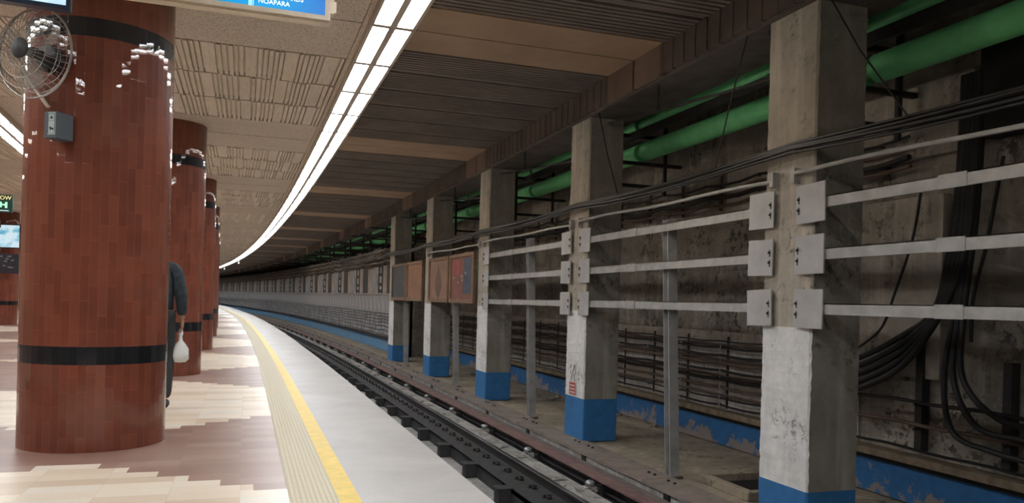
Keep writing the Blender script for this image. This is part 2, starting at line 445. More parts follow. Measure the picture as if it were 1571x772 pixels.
# slab over everything, end walls, far left wall
b = MB(); b.cbox(-11.2, 8.1, SN, SF, 5.2, 5.5); struct(b.build('ceiling', M['dark']))
b = MB(); b.cbox(-11.3, -11, SN, SF, -.3, 5.2, step=3); struct(b.build('wall_left', M['tanboard']))
b = MB(); b.cbox(-11.2, 8.1, SN - .3, SN, -1.7, 5.2); struct(b.build('wall_near', M['coldark']))
b = MB(); b.cbox(-11.2, 8.1, SF, SF + .3, -1.7, 5.2); struct(b.build('wall_far', plain('tunnel_end_dark', (.035, .05, .07), .9)))  # dark blue wall colour stands in for the haze at the far end
# beam over the concrete columns
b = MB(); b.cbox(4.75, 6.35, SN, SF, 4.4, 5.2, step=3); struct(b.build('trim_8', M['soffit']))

# ---------------------------------------------------------------- false ceiling
CZ = 3.75
mod0 = 7.3
b = MB(); b.cbox(-11, 1.02, SN, SF, CZ + .06, CZ + .1, step=3); b.cbox(1.40, 3.78, SN, SF, CZ + .06, CZ + .1, step=3)
b.cbox(1.02, 1.40, SN, SF, CZ + .08, CZ + .12, step=3)
struct(b.build('ceiling_backing', M['dark']))
bp, br, bt, bg = MB(), MB(), MB(), MB()
def ribrow(x0, x1, s0, s1, b, seed):
    """a row of boards ribbed along the track: groups of ribs with plain gaps, standing proud of the board"""
    rnd = random.Random(seed)
    b.cbox(x0, x1, s0, s1, CZ + .035, CZ + .05)
    x = x0
    def bar(xa, xb, dz):
        b.v += [W(px, sp_, pz) for sp_ in (s0, s1) for px, pz in ((xa, CZ + .035), (xa + .003, CZ - dz), (xb - .003, CZ - dz), (xb, CZ + .035))]
        n = len(b.v) - 8
        for q in range(3):
            b.f.append((n + q, n + q + 4, n + q + 5, n + q + 1)); b.m.append(0); b.uv.append(None)
        b.f.append((n, n + 1, n + 2, n + 3)); b.m.append(0); b.uv.append(None)
        b.f.append((n + 7, n + 6, n + 5, n + 4)); b.m.append(0); b.uv.append(None)
    while x < x1 - .02:
        for k in range(5):
            if x > x1 - .02: break
            w = min(.040 + rnd.uniform(-.008, .010), x1 - x); bar(x, x + w, rnd.uniform(-.004, .012)); x += w + .013
        if x < x1 - .03:
            w = min(.14 + rnd.uniform(-.02, .02), x1 - x); bar(x, x + w, rnd.uniform(-.004, .004)); x += w + .013
for kk in range(-3, 25):
    c = mod0 + 5.8 * kk
    if c > SF - 4: break
    xl = -11 if c < 60 else -8
    for j in (0, 1):
        bp.cbox(xl, .96, c - 1.16 + 1.16 * j + .012, c + 1.16 * j - .012, CZ, CZ + .05, step=3)
    for j in range(3):
        s0 = c + 1.16 + 1.16 * j
        if c < 75: ribrow(xl, .96, s0 + .02, s0 + 1.16 - .02, br, kk * 10 + j)
        else: br.cbox(xl, 1.0, s0 + .012, s0 + 1.148, CZ, CZ + .05)
    # trackside: two plain tan panels, the rest boards ribbed across
    for j in (0, 1):
        bt.cbox(1.42, 3.76, c - .62 + .62 * j + .01, c + .62 * j - .01, CZ, CZ + .04, step=3)
    s = c + .63
    e = c + 5.8 - .63
    m_ = 0
    while s < e - .03:
        jn = (m_ % 10 == 9)
        bg.cbox(1.42, 3.76, s, s + .045, CZ - (.012 if not jn else -.0), CZ + .04, step=3)
        if not jn and c < 75: bg.cbox(1.42, 3.76, s + .045, s + .075, CZ + .015, CZ + .045, step=3)
        s += .078; m_ += 1
bp.cbox(.965, 1.01, SN, SF, CZ - .01, CZ + .05, step=3)
struct(bp.build('ceiling_perforated_boards', M['perf'])); struct(br.build('ceiling_ribbed_boards', M['rib']))
struct(bt.build('ceiling_tan_boards', M['tanboard'])); struct(bg.build('ceiling_dark_boards', M['greyboard']))
# fascia
b = MB()
for kk in range(-3, 25):
    c = mod0 + 5.8 * kk
    if c > SF - 4: break
    b.cbox(3.76, 3.80, c - .62, c - .02, CZ - .30, CZ + .1, 3); b.cbox(3.76, 3.80, c + .02, c + .62, CZ - .30, CZ + .1, 3)
    s = c + .64
    while s < c + 5.8 - .63:
        b.cbox(3.765, 3.80, s, s + .14, CZ - .29, CZ + .1, 0); b.cbox(3.755, 3.80, s + .14, s + .19, CZ - .30, CZ + .1, 0)
        s += .192
b.cbox(3.80, 3.84, SN, SF, CZ - .31, CZ + .12, 0, step=2)
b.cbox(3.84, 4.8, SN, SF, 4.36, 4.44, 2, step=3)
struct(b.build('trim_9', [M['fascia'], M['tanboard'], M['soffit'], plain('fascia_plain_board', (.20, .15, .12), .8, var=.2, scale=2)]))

# ---------------------------------------------------------------- lamps
def lamp(s, x, n_parts=True):
    sm = s + .6
    e = empty('ceiling_light', W(x, sm, 3.70), math.atan(2 * max(0, sm - 10) / 1400.0))
    L = .597
    b = MB()
    b.box(-.20, .20, -L, L, .02, .10)
    b.box(-.205, -.175, -L, L, -.035, .02); b.box(.175, .205, -L, L, -.035, .02)
    b.box(-.030, .030, -L, L, -.035, .02)
    b.box(-.175, .175, -L, -L + .035, -.035, .02); b.box(-.175, .175, L - .035, L, -.035, .02)
    b.build('housing', M['lampframe'], e)
    for sx in (-1, 1):
        b = MB(); xx = sx * .1025
        b.box(xx - .070, xx + .070, -L + .037, L - .037, -.012, .018)
        b.build('diffuser', M['lamp'], e)
    return e
proto = None; i = 0
s = -4.92
while s < 138:
    sm = s + .6
    if proto is None: proto = lamp(s, 1.21); e = proto
    else:
        e = copy_tree(proto); e.location = W(1.21, sm, 3.70); e.rotation_euler = (0, 0, math.atan(2 * max(0, sm - 10) / 1400.0))
    k = int(round((s + 4.92) / 1.2)) - 9
    grp = 'fluorescent fixtures of the light strip above the platform edge'
    if k < 0: lab = 'lit twin fluorescent fixture of the platform edge strip, above the camera or behind it'
    elif k < 12: lab = '%s visible lit twin fluorescent fixture of the strip above the platform edge' % ORD[k]
    else: lab = 'lit twin fluorescent fixture in the distant part of the strip above the platform edge'
    tag(e, lab, 'ceiling light', grp)
    s += 1.2
for kk in range(-10, 30):
    s = 14 + 1.2 * kk
    e = copy_tree(proto); x = -3.55 - .055 * (s - 14)
    if x < -5.6: break
    e.location = W(x, s, 3.70); e.rotation_euler = (0, 0, .055)
    tag(e, 'lit twin fluorescent fixture of the strip left of the tiled columns', 'ceiling light', 'fluorescent fixtures left of the columns')
for kk in range(-2, 24):  # extra unseen strip, added to light the left area
    s = 6 + 2.4 * kk
    e = copy_tree(proto); e.location = W(-8.9, s, 3.70); e.rotation_euler = (0, 0, 0)
    tag(e, 'added unseen twin fluorescent fixture near the far left wall, lighting the left area', 'ceiling light', 'added fluorescent fixtures near the left wall')

# assumed warm battens, unseen behind the fascia, added to light the upper trackside
WARM = emit('assumed_warm_batten_glow', (1.0, .90, .76), 38)
tproto2 = None
for kk in range(-1, 10):
    s = 8.6 + 5.6 * kk
    if tproto2 is None:
        tproto2 = empty('assumed_trackside_lamp', (0, 0, 0))
        b = MB(); b.box(-.02, .075, -.62, .62, .07, .11); b.box(-.02, .0, -.62, .62, -.01, .07); b.build('housing', M['lampframe'], tproto2)
        b = MB(); b.box(.004, .07, -.58, .58, .0, .068); b.build('tube_cover', WARM, tproto2)
        e = tproto2
    else: e = copy_tree(tproto2)
    e.location = W(3.87, s, 3.60); e.rotation_euler = (0, 0, math.atan(2 * max(0, s - 10) / 1400.0))
    tag(e, 'assumed unseen warm batten lamp behind the ceiling fascia, added to light the trackside', 'lamp', 'assumed warm battens behind the fascia')

# ---------------------------------------------------------------- round tiled columns
def cyl(b, r, z0, z1, n=54, m=0):
    for k in range(n):
        a, c = 2 * PI * k / n, 2 * PI * (k + 1) / n
        b.quad((r * math.cos(a), r * math.sin(a), z0), (r * math.cos(c), r * math.sin(c), z0),
               (r * math.cos(c), r * math.sin(c), z1), (r * math.cos(a), r * math.sin(a), z1), m,
               [(a * r, z0), (c * r, z0), (c * r, z1), (a * r, z1)])
def merge_build(b, *a, **k):
    o = b.build(*a, **k)
    bm = bmesh.new(); bm.from_mesh(o.data); bmesh.ops.remove_doubles(bm, verts=bm.verts, dist=1e-5); bm.to_mesh(o.data); bm.free()
    return o
def tiled_column(x, s, r=.53):
    e = empty('tiled_column', W(x, s, 0))
    b = MB()
    for z0, z1 in ((0, .655), (.79, 3.10), (3.24, 3.80)): cyl(b, r, z0, z1)
    b.build('shaft', M['redtile'], e)
    for z0, z1, nm in ((.655, .79, 'lower'), (3.10, 3.24, 'upper')):
        b = MB(); cyl(b, r + .001, z0, z1); o = b.build('tile_band', M['blacktile'], e); o['label'] = 'band of glossy black tiles'
    b = MB(); b.lathe([(r - .02, 3.7), (r - .02, 3.84)]); b.build('capping', M['dark'], e)
    return e
COLX = -1.13
tproto = tiled_column(COLX, 7.05)
tag(tproto, 'nearest round brown-red tiled column carrying the wall fan and grey control box', 'column', 'round tiled columns along the platform')
for k in range(1, 20):
    e = copy_tree(tproto); e.location = W(COLX, 7.05 + 5.8 * k, 0)
    lab = ('%s round brown-red tiled column along the platform edge row' % ORD[k]) if k < 6 else 'distant round tiled column in the platform edge row, nearly hidden by those in front'
    tag(e, lab, 'column', 'round tiled columns along the platform')
for k in range(-1, 7):
    e = copy_tree(tproto); e.location = W(-7.45, 30.2 + 5.8 * k, 0)
    tag(e, 'round tiled column far left carrying a lit screen over a dark poster' if k == 0 else ('round tiled column standing further back in the left row' if k > 0 else 'round tiled column of the left row just left of the one with the screen'), 'column', 'round tiled columns of the left row')

# ---------------------------------------------------------------- square concrete columns
def concrete_column(k, s0, bh):
    x0, x1, s1 = 5.50, 6.14, s0 + .80
    e = empty('concrete_column', W(5.82, s0 + .40, -1.13))
    ox, oy, oz = e.location
    zt = -1.13 + bh
    zw = [1.02, 1.1, 1.1, 1.1, 1.1][min(k, 4)]
    def seg(z0, z1, ms, name, r=.0, subs=8):
        b = MB(); rnd = random.Random(k * 7 + int(z0 * 10))
        # stacked rings with slightly broken arrises
        n = subs
        rings = []
        for i in range(n + 1):
            z = z0 + (z1 - z0) * i / n
            j = lambda a: rnd.uniform(-a, a)
            c = .02
            pts = []
            for cx, cs, sx, ss in ((x0, s0, 1, 1), (x1, s0, -1, 1), (x1, s1, -1, -1), (x0, s1, 1, -1)):
                a = (cx + sx * (c + j(.007)), cs + j(.003)); d = (cx + j(.003), cs + ss * (c + j(.007)))
                pts += [d, a] if (sx, ss) in ((1, 1), (-1, -1)) else [a, d]
            rings.append([(W(px, ps, z)[0] - ox, ps - oy, z + rise(ps) - oz) for px, ps in pts])
        base = 0
        for rg in rings: b.v += rg
        # faces: loop of 8 : 0 left-near,1 near-left,2 near-right,3 right-near,4 right-far,5 far-right,6 far-left,7 left-far
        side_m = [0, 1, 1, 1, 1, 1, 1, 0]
        for i in range(n):
            for q in range(8):
                a = i * 8 + q; c2 = i * 8 + (q + 1) % 8
                b.f.append((a, c2, c2 + 8, a + 8)); b.m.append(side_m[q]); b.uv.append(None)
        b.f.append(tuple(range(7, -1, -1))); b.m.append(1); b.uv.append(None)
        b.f.append(tuple(n * 8 + q for q in range(8))); b.m.append(1); b.uv.append(None)
        return b.build(name, ms, e)
    o = seg(-1.13, zt, [M['blue'], M['blue']], 'base', subs=6); o['label'] = 'blue painted base'
    o = seg(zt, zw, [M['colwhite'], M['coldark']], 'shaft', subs=30); o['label'] = 'shaft, white on the track side'
    o = seg(zw, 4.4, [M['colc'], M['coldark']], 'upper_shaft', subs=40); o['label'] = 'rough tan upper shaft'
    return e
names = ['nearest square concrete column, white faced with a blue base, at right',
         'second square concrete column, the one with the red and white warning sign',
         'third square concrete column, between the open bars and the poster boards',
         'fourth square concrete column, standing between poster boards',
         'fifth and farthest square concrete column at the end of the row']
CS = []
for k in range(-1, 5):
    s0 = 6.6 + 5.6 * k
    CS.append(s0)
    e = concrete_column(max(k, 0), s0, [.46, .72, .66, .62, .60][max(k, 0)])
    tag(e, names[k] if k >= 0 else 'square concrete column standing just outside the view at right', 'column', 'square concrete columns beyond the track')

# ---------------------------------------------------------------- bars between the columns
ROWZ = [1.22, 1.775, 2.30]
ROWN = ['lower', 'middle', 'upper']
def steel_bar(s_near, s_far, z, lab):
    """bar from a plate on the near column (its far edge) to a plate on the far column (its near edge)"""
    xb = 5.47
    e = empty('steel_bar', W(5.5, (s_near + s_far) / 2, z)); ox, oy, oz = e.location
    dz = random.uniform(-.015, .015)
    def loc(b):
        b.v = [(p[0] - ox, p[1] - oy, p[2] - oz) for p in b.v]; return b
    a, c = s_near - .23, s_far + .21
    b = MB(); b.cbox(xb, xb + .028, a + .1, c - .1, z - .055, z + .055, step=3)
    b.cbox(xb, xb + .10, a + .1, c - .1, z + .045, z + .055, step=3)
    b.cbox(xb - .008, xb, s_near + (s_far - s_near) * .62, s_near + (s_far - s_near) * .62 + .28, z - .06, z + .06)
    loc(b).build('bar', M['galv'], e)
    for (p0, p1, sg) in ((a, a + .44, 1), (c - .44, c, -1)):
        t = random.uniform(-.03, .03)
        b = MB(); b.box(-.008, .008, -.215, .215, -.2, .2, M=Matrix.Translation((W(xb - .02, (p0 + p1) / 2, z)[0] - ox, (p0 + p1) / 2 - oy, rise(p0) + z - oz)) @ Matrix.Rotation(t, 4, 'X'))
        pl = b.build('mounting_plate', M['plate'], e)
        for zz in (-.06, .05):
            b = MB(); sc = (p0 + p1) / 2 + (-.05 if sg > 0 else .05) + (.12 if sg < 0 else -.12)
            X0 = W(xb - .034, sc, z)[0] - ox
            b.tube([(X0 + .01, sc - oy, z + zz - oz + rise(sc)), (X0 - .014, sc - oy, z + zz - oz + rise(sc))], .013, 6)
            b.box(X0 + .002, X0 + .008, sc - oy - .006, sc - oy + .006, z + zz - oz - .045 + rise(sc), z + zz - oz + .03 + rise(sc))
            b.build('bolt', M['rack'], pl)
    tag(e, lab, 'steel bar', 'steel bars bolted between concrete columns')
bayn = ['at far right, running out of view from the nearest column', 'between the nearest and second columns', 'between the second and third columns']
for bay in range(3):
    for r in range(3):
        # bars run between CS[bay] (near) far face and CS[bay+1] near face
        steel_bar(CS[bay] + .80, CS[bay + 1], ROWZ[r], '%s grey steel bar %s' % (ROWN[r], bayn[bay]))
# thin conduits above the bars
for bay in range(4):
    a, c = CS[bay] + .6, CS[bay + 1] + .25
    b = MB(); pts = [W(5.44, a + (c - a) * q / 10, 2.60 + .05 * (q / 10) + .012 * math.sin(q)) for q in range(11)]
    b.tube(pts, .022, 8)
    for sE in (a, c): b.cbox(5.42, 5.5, sE - .03, sE + .03, 2.54, 2.7)
    o = b.build('conduit', M['galv'])
    tag(o, 'thin grey conduit above the steel bars, ' + ['at far right of the picture', 'between the nearest and second columns', 'between the second and third columns', 'over the poster boards'][bay], 'conduit', 'thin conduits between the columns')

# poster boards
def board(s0, s1, kind, lab):
    e = empty('poster_board', W(5.42, (s0 + s1) / 2, 1.16)); ox, oy, oz = e.location
    z0, z1 = 1.16, 2.46; xf = 5.44
    def loc(b): b.v = [(p[0] - ox, p[1] - oy, p[2] - oz) for p in b.v]; return b
    b = MB()
    b.cbox(xf - .03, xf + .04, s0, s1, z0, z0 + .11); b.cbox(xf - .03, xf + .04, s0, s1, z1 - .09, z1)
    b.cbox(xf - .03, xf + .04, s0, s0 + .14, z0 + .11, z1 - .09); b.cbox(xf - .03, xf + .04, s1 - .14, s1, z0 + .11, z1 - .09)
    loc(b).build('frame', M['woodframe'], e)
    cols = {'orange': ((.28, .13, .065), (.33, .17, .09)), 'dark': ((.05, .055, .06), (.08, .075, .075)), 'leaf': ((.30, .16, .10), (.34, .20, .13)), 'redblue': ((.20, .07, .05), (.06, .07, .10))}[kind]
    b = MB(); b.cbox(xf, xf + .02, s0 + .1, s1 - .1, z0 + .08, z1 - .06)
    loc(b).build('poster', plain('poster_' + kind, cols[0], .6, var=.25, scale=2.5), e)
    if kind == 'redblue':
        b = MB(); b.cbox(xf - .004, xf, s0 + .16, s0 + (s1 - s0) * .42, z0 + .25, z1 - .13); loc(b).build('poster_panel', plain('poster_blue', (.055, .07, .11), .6, var=.3, scale=4), e)
        b = MB(); b.cbox(xf - .004, xf, s0 + (s1 - s0) * .55, s1 - .3, z1 - .55, z1 - .16); loc(b).build('poster_panel', plain('poster_red', (.30, .06, .045), .6, var=.3, scale=4), e)
        rnd = random.Random(3)
        for q in range(6):
            sq = s0 + (s1 - s0) * (.3 + .5 * rnd.random()); zq = z0 + .5 + .3 * rnd.random()
            b = MB(); b.cbox(xf - .008, xf - .004, sq, sq + .12, zq, zq + .06)
            loc(b).build('poster_mark', M['grimebrown'], e)
    if kind == 'leaf':
        b = MB(); c = (s0 + s1) / 2
        pts = [(0, .10), (.16, .18), (.34, .36), (.36, .55), (.22, .78), (.08, 1.0), (0, 1.12)]
        prof = [(c - p[0], z0 + p[1]) for p in pts] + [(c + p[0], z0 + p[1]) for p in reversed(pts[1:-1])]
        nn = len(prof)
        b.v = [W(xf - .004, s_, z_) for s_, z_ in prof]; b.f = [tuple(range(nn))]; b.m = [0]; b.uv = [None]
        loc(b).build('leaf_emblem', plain('poster_leaf', (.16, .085, .05), .6, var=.4, scale=6), e)
    tag(e, lab, 'poster board', 'framed poster boards between the far columns')
board(CS[3] + .80 + .12, CS[3] + .80 + 2.42, 'redblue', 'wood framed poster board with red and blue patches beside the third column')
board(CS[3] + .80 + 2.55, CS[4] + .05, 'leaf', 'wood framed orange brown poster board with a pointed leaf shape')
board(CS[4] + .80 + .08, CS[4] + .80 + 2.35, 'orange', 'wood framed plain orange brown poster board beyond the fourth column')
board(CS[4] + .80 + 2.45, CS[5] + .05, 'dark', 'wood framed dark faded poster board beside the fifth column')

# leaning steel posts
for k, s in enumerate([9.45, 15.0, 20.8, 27.2]):
    e = empty('steel_post', W(5.62, s, -1.13)); e.rotation_euler = (math.radians(-2.6), math.radians(-.8), 0)
    top = [2.42, 2.55, 2.3, 2.3][k] + 1.13
    b = MB(); b.box(-.008, .008, -.065, .065, 0, top); b.box(-.07, .07, -.075, -.063, 0, top); b.box(-.07, .07, .063, .075, 0, top)
    b.build('column_section', M['post'], e)
    b = MB(); b.box(-.11, .11, -.11, .11, -.005, .012); b.build('base_plate', M['rust'], e)
    tag(e, 'leaning steel I-section post ' + ['between the nearest and second concrete columns', 'between the second and third concrete columns', 'under the poster boards beside the third column', 'under the poster boards between the fourth and fifth columns'][k], 'steel post', 'steel posts between the concrete columns')

# ---------------------------------------------------------------- track
def rail_profile(x, zt):
    h = .165
    return [(x - .07, zt - h), (x + .07, zt - h), (x + .07, zt - h + .012), (x + .012, zt - h + .03), (x + .01, zt - .045), (x + .035, zt - .035), (x + .035, zt - .006), (x + .028, zt),
            (x - .028, zt), (x - .035, zt - .006), (x - .035, zt - .035), (x - .01, zt - .045), (x - .012, zt - h + .03), (x - .07, zt - h + .012)]
for x, lab in ((3.83, 'running rail of the track, the one in view beside the pale plinth'), (2.15, 'running rail of the track hidden close under the platform edge')):
    e = empty('rail', W(x, 8, -1.4)); ox, oy, oz = e.location
    b = MB(); b.prism(rail_profile(x, -1.10), SN, SF, step=2.0); b.v = [(p[0] - ox, p[1] - oy, p[2] - oz) for p in b.v]; b.build('rail_section', M['railside'], e)
    b = MB(); b.cbox(x - .027, x + .027, SN, SF, -1.10, -1.097, step=2.0); b.v = [(p[0] - ox, p[1] - oy, p[2] - oz) for p in b.v]; b.build('rail_head', M['railtop'], e)
    tag(e, lab, 'rail')
# dark longitudinal steel beam left of the rail with side brackets and clips
b = MB(); b.cbox(3.34, 3.76, SN, 120, -1.27, -1.23, step=2); b.cbox(3.34, 3.37, SN, 120, -1.42, -1.23, step=2)
b.cbox(3.36, 3.60, SN, 120, -1.231, -1.215, step=2)
e = b.build('steel_beam', M['beam'])
tag(e, 'long dark steel beam with blocks and clips, left of the running rail', 'steel beam')
b = MB(); b.cbox(3.9, 4.42, SN, 120, -1.5, -1.27, step=2); struct(b.build('trim_10', M['plinth']))
b = MB(); b.cbox(3.37, 3.92, SN, 120, -1.45, -1.272, step=2); struct(b.build('trim_11', M['bed']))
s = -6.1; i = 0; pb = None
while s < 70:
    if pb is None:
        b = MB(); b.box(-.17, .0, -.1, .1, -.20, .0); b.box(-.19, .03, -.11, .11, 0, .012); b.box(-.175, -.165, -.03, .03, -.17, -.02, )
        pb = b.build('side_block', M['beam']); o = pb
    else: o = pb.copy(); COL.objects.link(o)
    o.parent = e; o.location = W(3.335, s, -1.222)
    s += 1.58
s = -5.5; pc = None; cnt = 0
while s < 50:
    if pc is None:
        b = MB(); b.box(-.06, .06, -.035, .035, 0, .02); b.tube([(-.03, 0, .02), (-.03, 0, .055)], .018, 6); b.tube([(.04, -.02, .02), (.05, -.03, .05), (.02, .02, .05), (.05, .04, .03)], .010, 6)
        pc = b.build('rail_clip', M['black']); o = pc
    else: o = pc.copy(); COL.objects.link(o)
    o.parent = e; o.location = W(3.62, s, -1.23); s += .52; cnt += 1
# third rail on insulators
e3 = empty('third_rail', W(4.6, 8, -1.3)); ox, oy, oz = e3.location
b = MB(); b.cbox(4.93, 5.06, SN, 125, -1.25, -1.225, 0, step=2); b.cbox(4.88, 4.93, SN, 125, -1.25, -1.195, 0, step=2)
b.v = [(p[0] - ox, p[1] - oy, p[2] - oz) for p in b.v]; b.build('cover_board', M['thirdtop'], e3)
b = MB(); b.cbox(4.66, 4.88, SN, 125, -1.225, -1.20, 0, step=2); b.v = [(p[0] - ox, p[1] - oy, p[2] - oz) for p in b.v]; o = b.build('side_board', M['thirdside'], e3); o['label'] = 'reddish brown side board'
b = MB(); b.prism([(4.72, -1.38), (4.84, -1.38), (4.84, -1.36), (4.79, -1.34), (4.79, -1.27), (4.83, -1.23), (4.73, -1.23), (4.77, -1.27), (4.77, -1.34), (4.72, -1.36)], SN, 125, step=2)
b.v = [(p[0] - ox, p[1] - oy, p[2] - oz) for p in b.v]; b.build('conductor', M['railside'], e3)
tag(e3, 'third rail under a red brown cover board, right of the pale plinth', 'third rail')
s = -5.0; pi_ = None; i = 0
while s < 80:
    if pi_ is None:
        pi_ = empty('rail_insulator', (0, 0, 0))
        b = MB(); b.lathe([(.085, 0), (.095, .03), (.075, .035), (.095, .05), (.09, .08), (.06, .11), (.0, .125)], 16); b.build('dome', M['porcelain'], pi_, smooth=True)
        b = MB(); b.box(-.22, .12, -.11, .11, -.10, -.04, 0); b.box(-.14, .12, -.09, .09, -.04, 0.0); b.build('pedestal', M['plinth'], pi_, bevel=.01)
        b = MB(); b.box(.04, .34, -.03, .03, -.02, .015); b.box(.24, .30, -.04, .04, -.18, .0); b.build('arm', M['rack'], pi_)
        o = pi_
    else: o = copy_tree(pi_)
    o.location = W(4.50, s, -1.262); o.scale = (.72, .72, .72); s += 2.45
    k = i - 6; i += 1
    tag(o, ('%s in view of the shiny dome insulators beside the third rail' % ORD[k]) if 0 <= k < 6 else 'small shiny dome insulator on a block beside the third rail', 'insulator', 'dome insulators along the third rail')
# lumps of rough mortar on the plinth
s = -3.0
while s < 45:
    b = MB(); rnd = random.Random(int(s * 100)); n = 9
    prof = [(.13 + rnd.uniform(-.03, .03), 0), (.12, .02), (.07 + rnd.uniform(-.02, .02), .045), (.02, .055)]
    b.lathe(prof, n, M=Matrix.Rotation(rnd.uniform(0, 3), 4, 'Z') @ Matrix.Diagonal((1.0, 1.9, 1, 1)))
    b.v = [(p[0] + rnd.uniform(-.012, .012), p[1] + rnd.uniform(-.02, .02), p[2] + rnd.uniform(-.006, .006)) for p in b.v]
    o = b.build('mortar_lump', M['plinth'], loc=W(4.16, s + rnd.uniform(-.3, .3), -1.272))
    tag(o, 'rough pale mortar lump on the plinth beside the running rail', 'mortar lump', 'mortar lumps on the rail plinth')
    s += 2.45 / 2

# ---------------------------------------------------------------- cables on the trackside
def cable(x, z, s0, s1, r, mat, lab, grp, sag=.05, span=5.8, ph=.0, wob=.03, step=.7, cat='cable', n=6):
    b = MB(); pts = []
    rnd = random.Random(lab + str(z) + str(x)); a1, a2 = rnd.uniform(0, 6), rnd.uniform(0, 6)
    ns = int((s1 - s0) / step)
    for i in range(ns + 1):
        s = s0 + (s1 - s0) * i / ns
        f = ((s - ph) / span) % 1.0
        zz = z - sag * 4 * f * (1 - f) + wob * math.sin(s * 1.1 + a1) * .5
        pts.append(W(x + wob * .6 * math.sin(s * .8 + a2), s, zz))
    b.tube(pts, r, n)
    o = b.build('cable', mat, smooth=True)
    return tag(o, lab, cat, grp)
# heavy bundle crossing in front of the columns
BUND = [(5.40, 2.955, .016, 'uppermost'), (5.36, 2.925, .018, 'front upper'), (5.42, 2.915, .016, 'rear upper'), (5.37, 2.885, .022, 'middle'), (5.41, 2.865, .014, 'rear lower'), (5.36, 2.845, .014, 'lowest')]
for x, z, r, nm in BUND:
    cable(x, z, -6, 31, r, M['cableblk'], '%s thick black cable of the bundle slung across the concrete columns' % nm, 'black cable bundle across the columns', sag=.07, ph=6.9, span=5.6, wob=.02)
# continuation toward the far wall
for q in range(3):
    pts = []
    for i in range(21):
        f = i / 20; s = 31 + 20 * f
        pts.append(W(5.4 + .9 * f, s, 2.9 + .15 * q - .25 * 4 * f * (1 - f) + .5 * f))
    b = MB(); b.tube(pts, .03, 6); o = b.build('cable', M['cableblk']); tag(o, 'black cable sagging from the fifth column to the distant wall, %s of three' % ['lowest', 'middle one', 'uppermost'][q], 'cable', 'cables sagging beyond the fifth column')
# lower wall rack cables
lowz = [-.42, -.30, -.12, .02, .15, .30, .42, .55, .66]
for i, z in enumerate(lowz):
    cable(7.66, z, -4 if i in (0, 2, 4) else 8.6, 31, [.018, .014, .024, .03, .022, .030, .024, .018, .014][i], M['rust'] if i in (2, 5) else M['cableblk'],
          '%s wall cable of the lower rack, counted up from the ledge' % ['first', 'second', 'third', 'fourth', 'fifth', 'sixth', 'seventh', 'eighth', 'ninth and topmost'][i],
          'cables on the lower wall rack', sag=.025, span=1.25, ph=.15, wob=.016, step=.3)
    if i % 2 == 1:
        cable(7.72, z + .05, 8.6, 31, .022, M['rust'], 'rusty brown cable lying behind the %s row of the lower rack' % {1: 'second', 3: 'fourth', 5: 'sixth', 7: 'eighth'}[i], 'cables on the lower wall rack', sag=.02, span=1.5, wob=.02)
s = 8.9; i = 0; pr = None
while s < 30:
    if pr is None:
        pr = empty('cable_bracket', (0, 0, 0))
        b = MB(); b.box(-.03, .0, -.03, .03, -.5, .72); b.build('upright', M['rack'], pr)
        for z in lowz[:8]:
            b = MB(); b.box(-.17, -.02, -.02, .02, z - .045, z - .03); b.box(-.185, -.165, -.012, .012, z - .045, z + .03, ); b.build('hook', M['galv'], pr)
        o = pr
    else: o = copy_tree(pr)
    o.location = W(7.83, s, 0)
    tag(o, 'upright cable bracket with pale hooks on the wall between the concrete columns', 'cable bracket', 'brackets of the lower wall rack')
    s += 1.25; i += 1
# upper wall rack
for i, z in enumerate([3.0, 3.12, 3.24, 3.36]):
    cable(7.66, z, 7.5, 31, [.03, .04, .03, .02][i], M['rack'] if i % 2 else M['rust'], 'rusty dark cable on the upper wall rack, %s' % ['lowest', 'second from below', 'third from below', 'topmost'][i], 'cables on the upper wall rack', sag=.05, span=1.5, wob=.03, step=.5)
s = 8.0; pr = None
while s < 30:
    if pr is None:
        pr = empty('cable_bracket', (0, 0, 0))
        b = MB(); b.box(-.03, .0, -.03, .03, 2.9, 3.5); b.build('upright', M['rust'], pr)
        for z in (3.0, 3.12, 3.24, 3.36):
            b = MB(); b.box(-.17, -.02, -.02, .02, z - .045, z - .03); b.build('hook', M['rust'], pr)
        o = pr
    else: o = copy_tree(pr)
    o.location = W(7.83, s, 0)
    tag(o, 'rusty bracket holding the upper wall cables below the green ducts', 'cable bracket', 'brackets of the upper wall rack'); s += 1.25

# big black cables dropping down the wall at far right
def drop(pts, r, lab):
    # Catmull-Rom through (s,z,x)
    P = [pts[0]] + list(pts) + [pts[-1]]; out = []
    for i in range(1, len(P) - 2):
        for j in range(8):
            t_ = j / 8.0; q = []
            for c in range(3):
                p0, p1, p2, p3 = P[i - 1][c], P[i][c], P[i + 1][c], P[i + 2][c]
                q.append(.5 * ((2 * p1) + (-p0 + p2) * t_ + (2 * p0 - 5 * p1 + 4 * p2 - p3) * t_ ** 2 + (-p0 + 3 * p1 - 3 * p2 + p3) * t_ ** 3))
            out.append(q)
    out.append(P[-2])
    b = MB(); b.tube([W(x, s, z) for s, z, x in out], r, 8)
    o = b.build('hanging_cable', M['cableblk'], smooth=True)
    tag(o, lab, 'cable', 'thick cables hanging down the wall at far right')
dd = 'thick black cable hanging at far right, '
for q, (ds, tail) in enumerate([(0, 'l'), (.05, 'l'), (.11, 'l'), (.17, 'l'), (.22, 'l')]):
    drop([(6.72 - ds, 3.9, 7.62), (6.72 - ds, 2.8, 7.58), (6.80 - ds, 1.9, 7.55), (6.95 - ds * .5, 1.25, 7.52), (7.35, .95 - .09 * q, 7.5), (8.1, .62 - .10 * q, 7.55), (8.9, .42 - .1 * q, 7.6), (10.0, .3 - .08 * q, 7.66)], .038, dd + 'turning left towards the nearest column, %s of five' % ['first', 'second', 'third', 'fourth', 'fifth'][q])
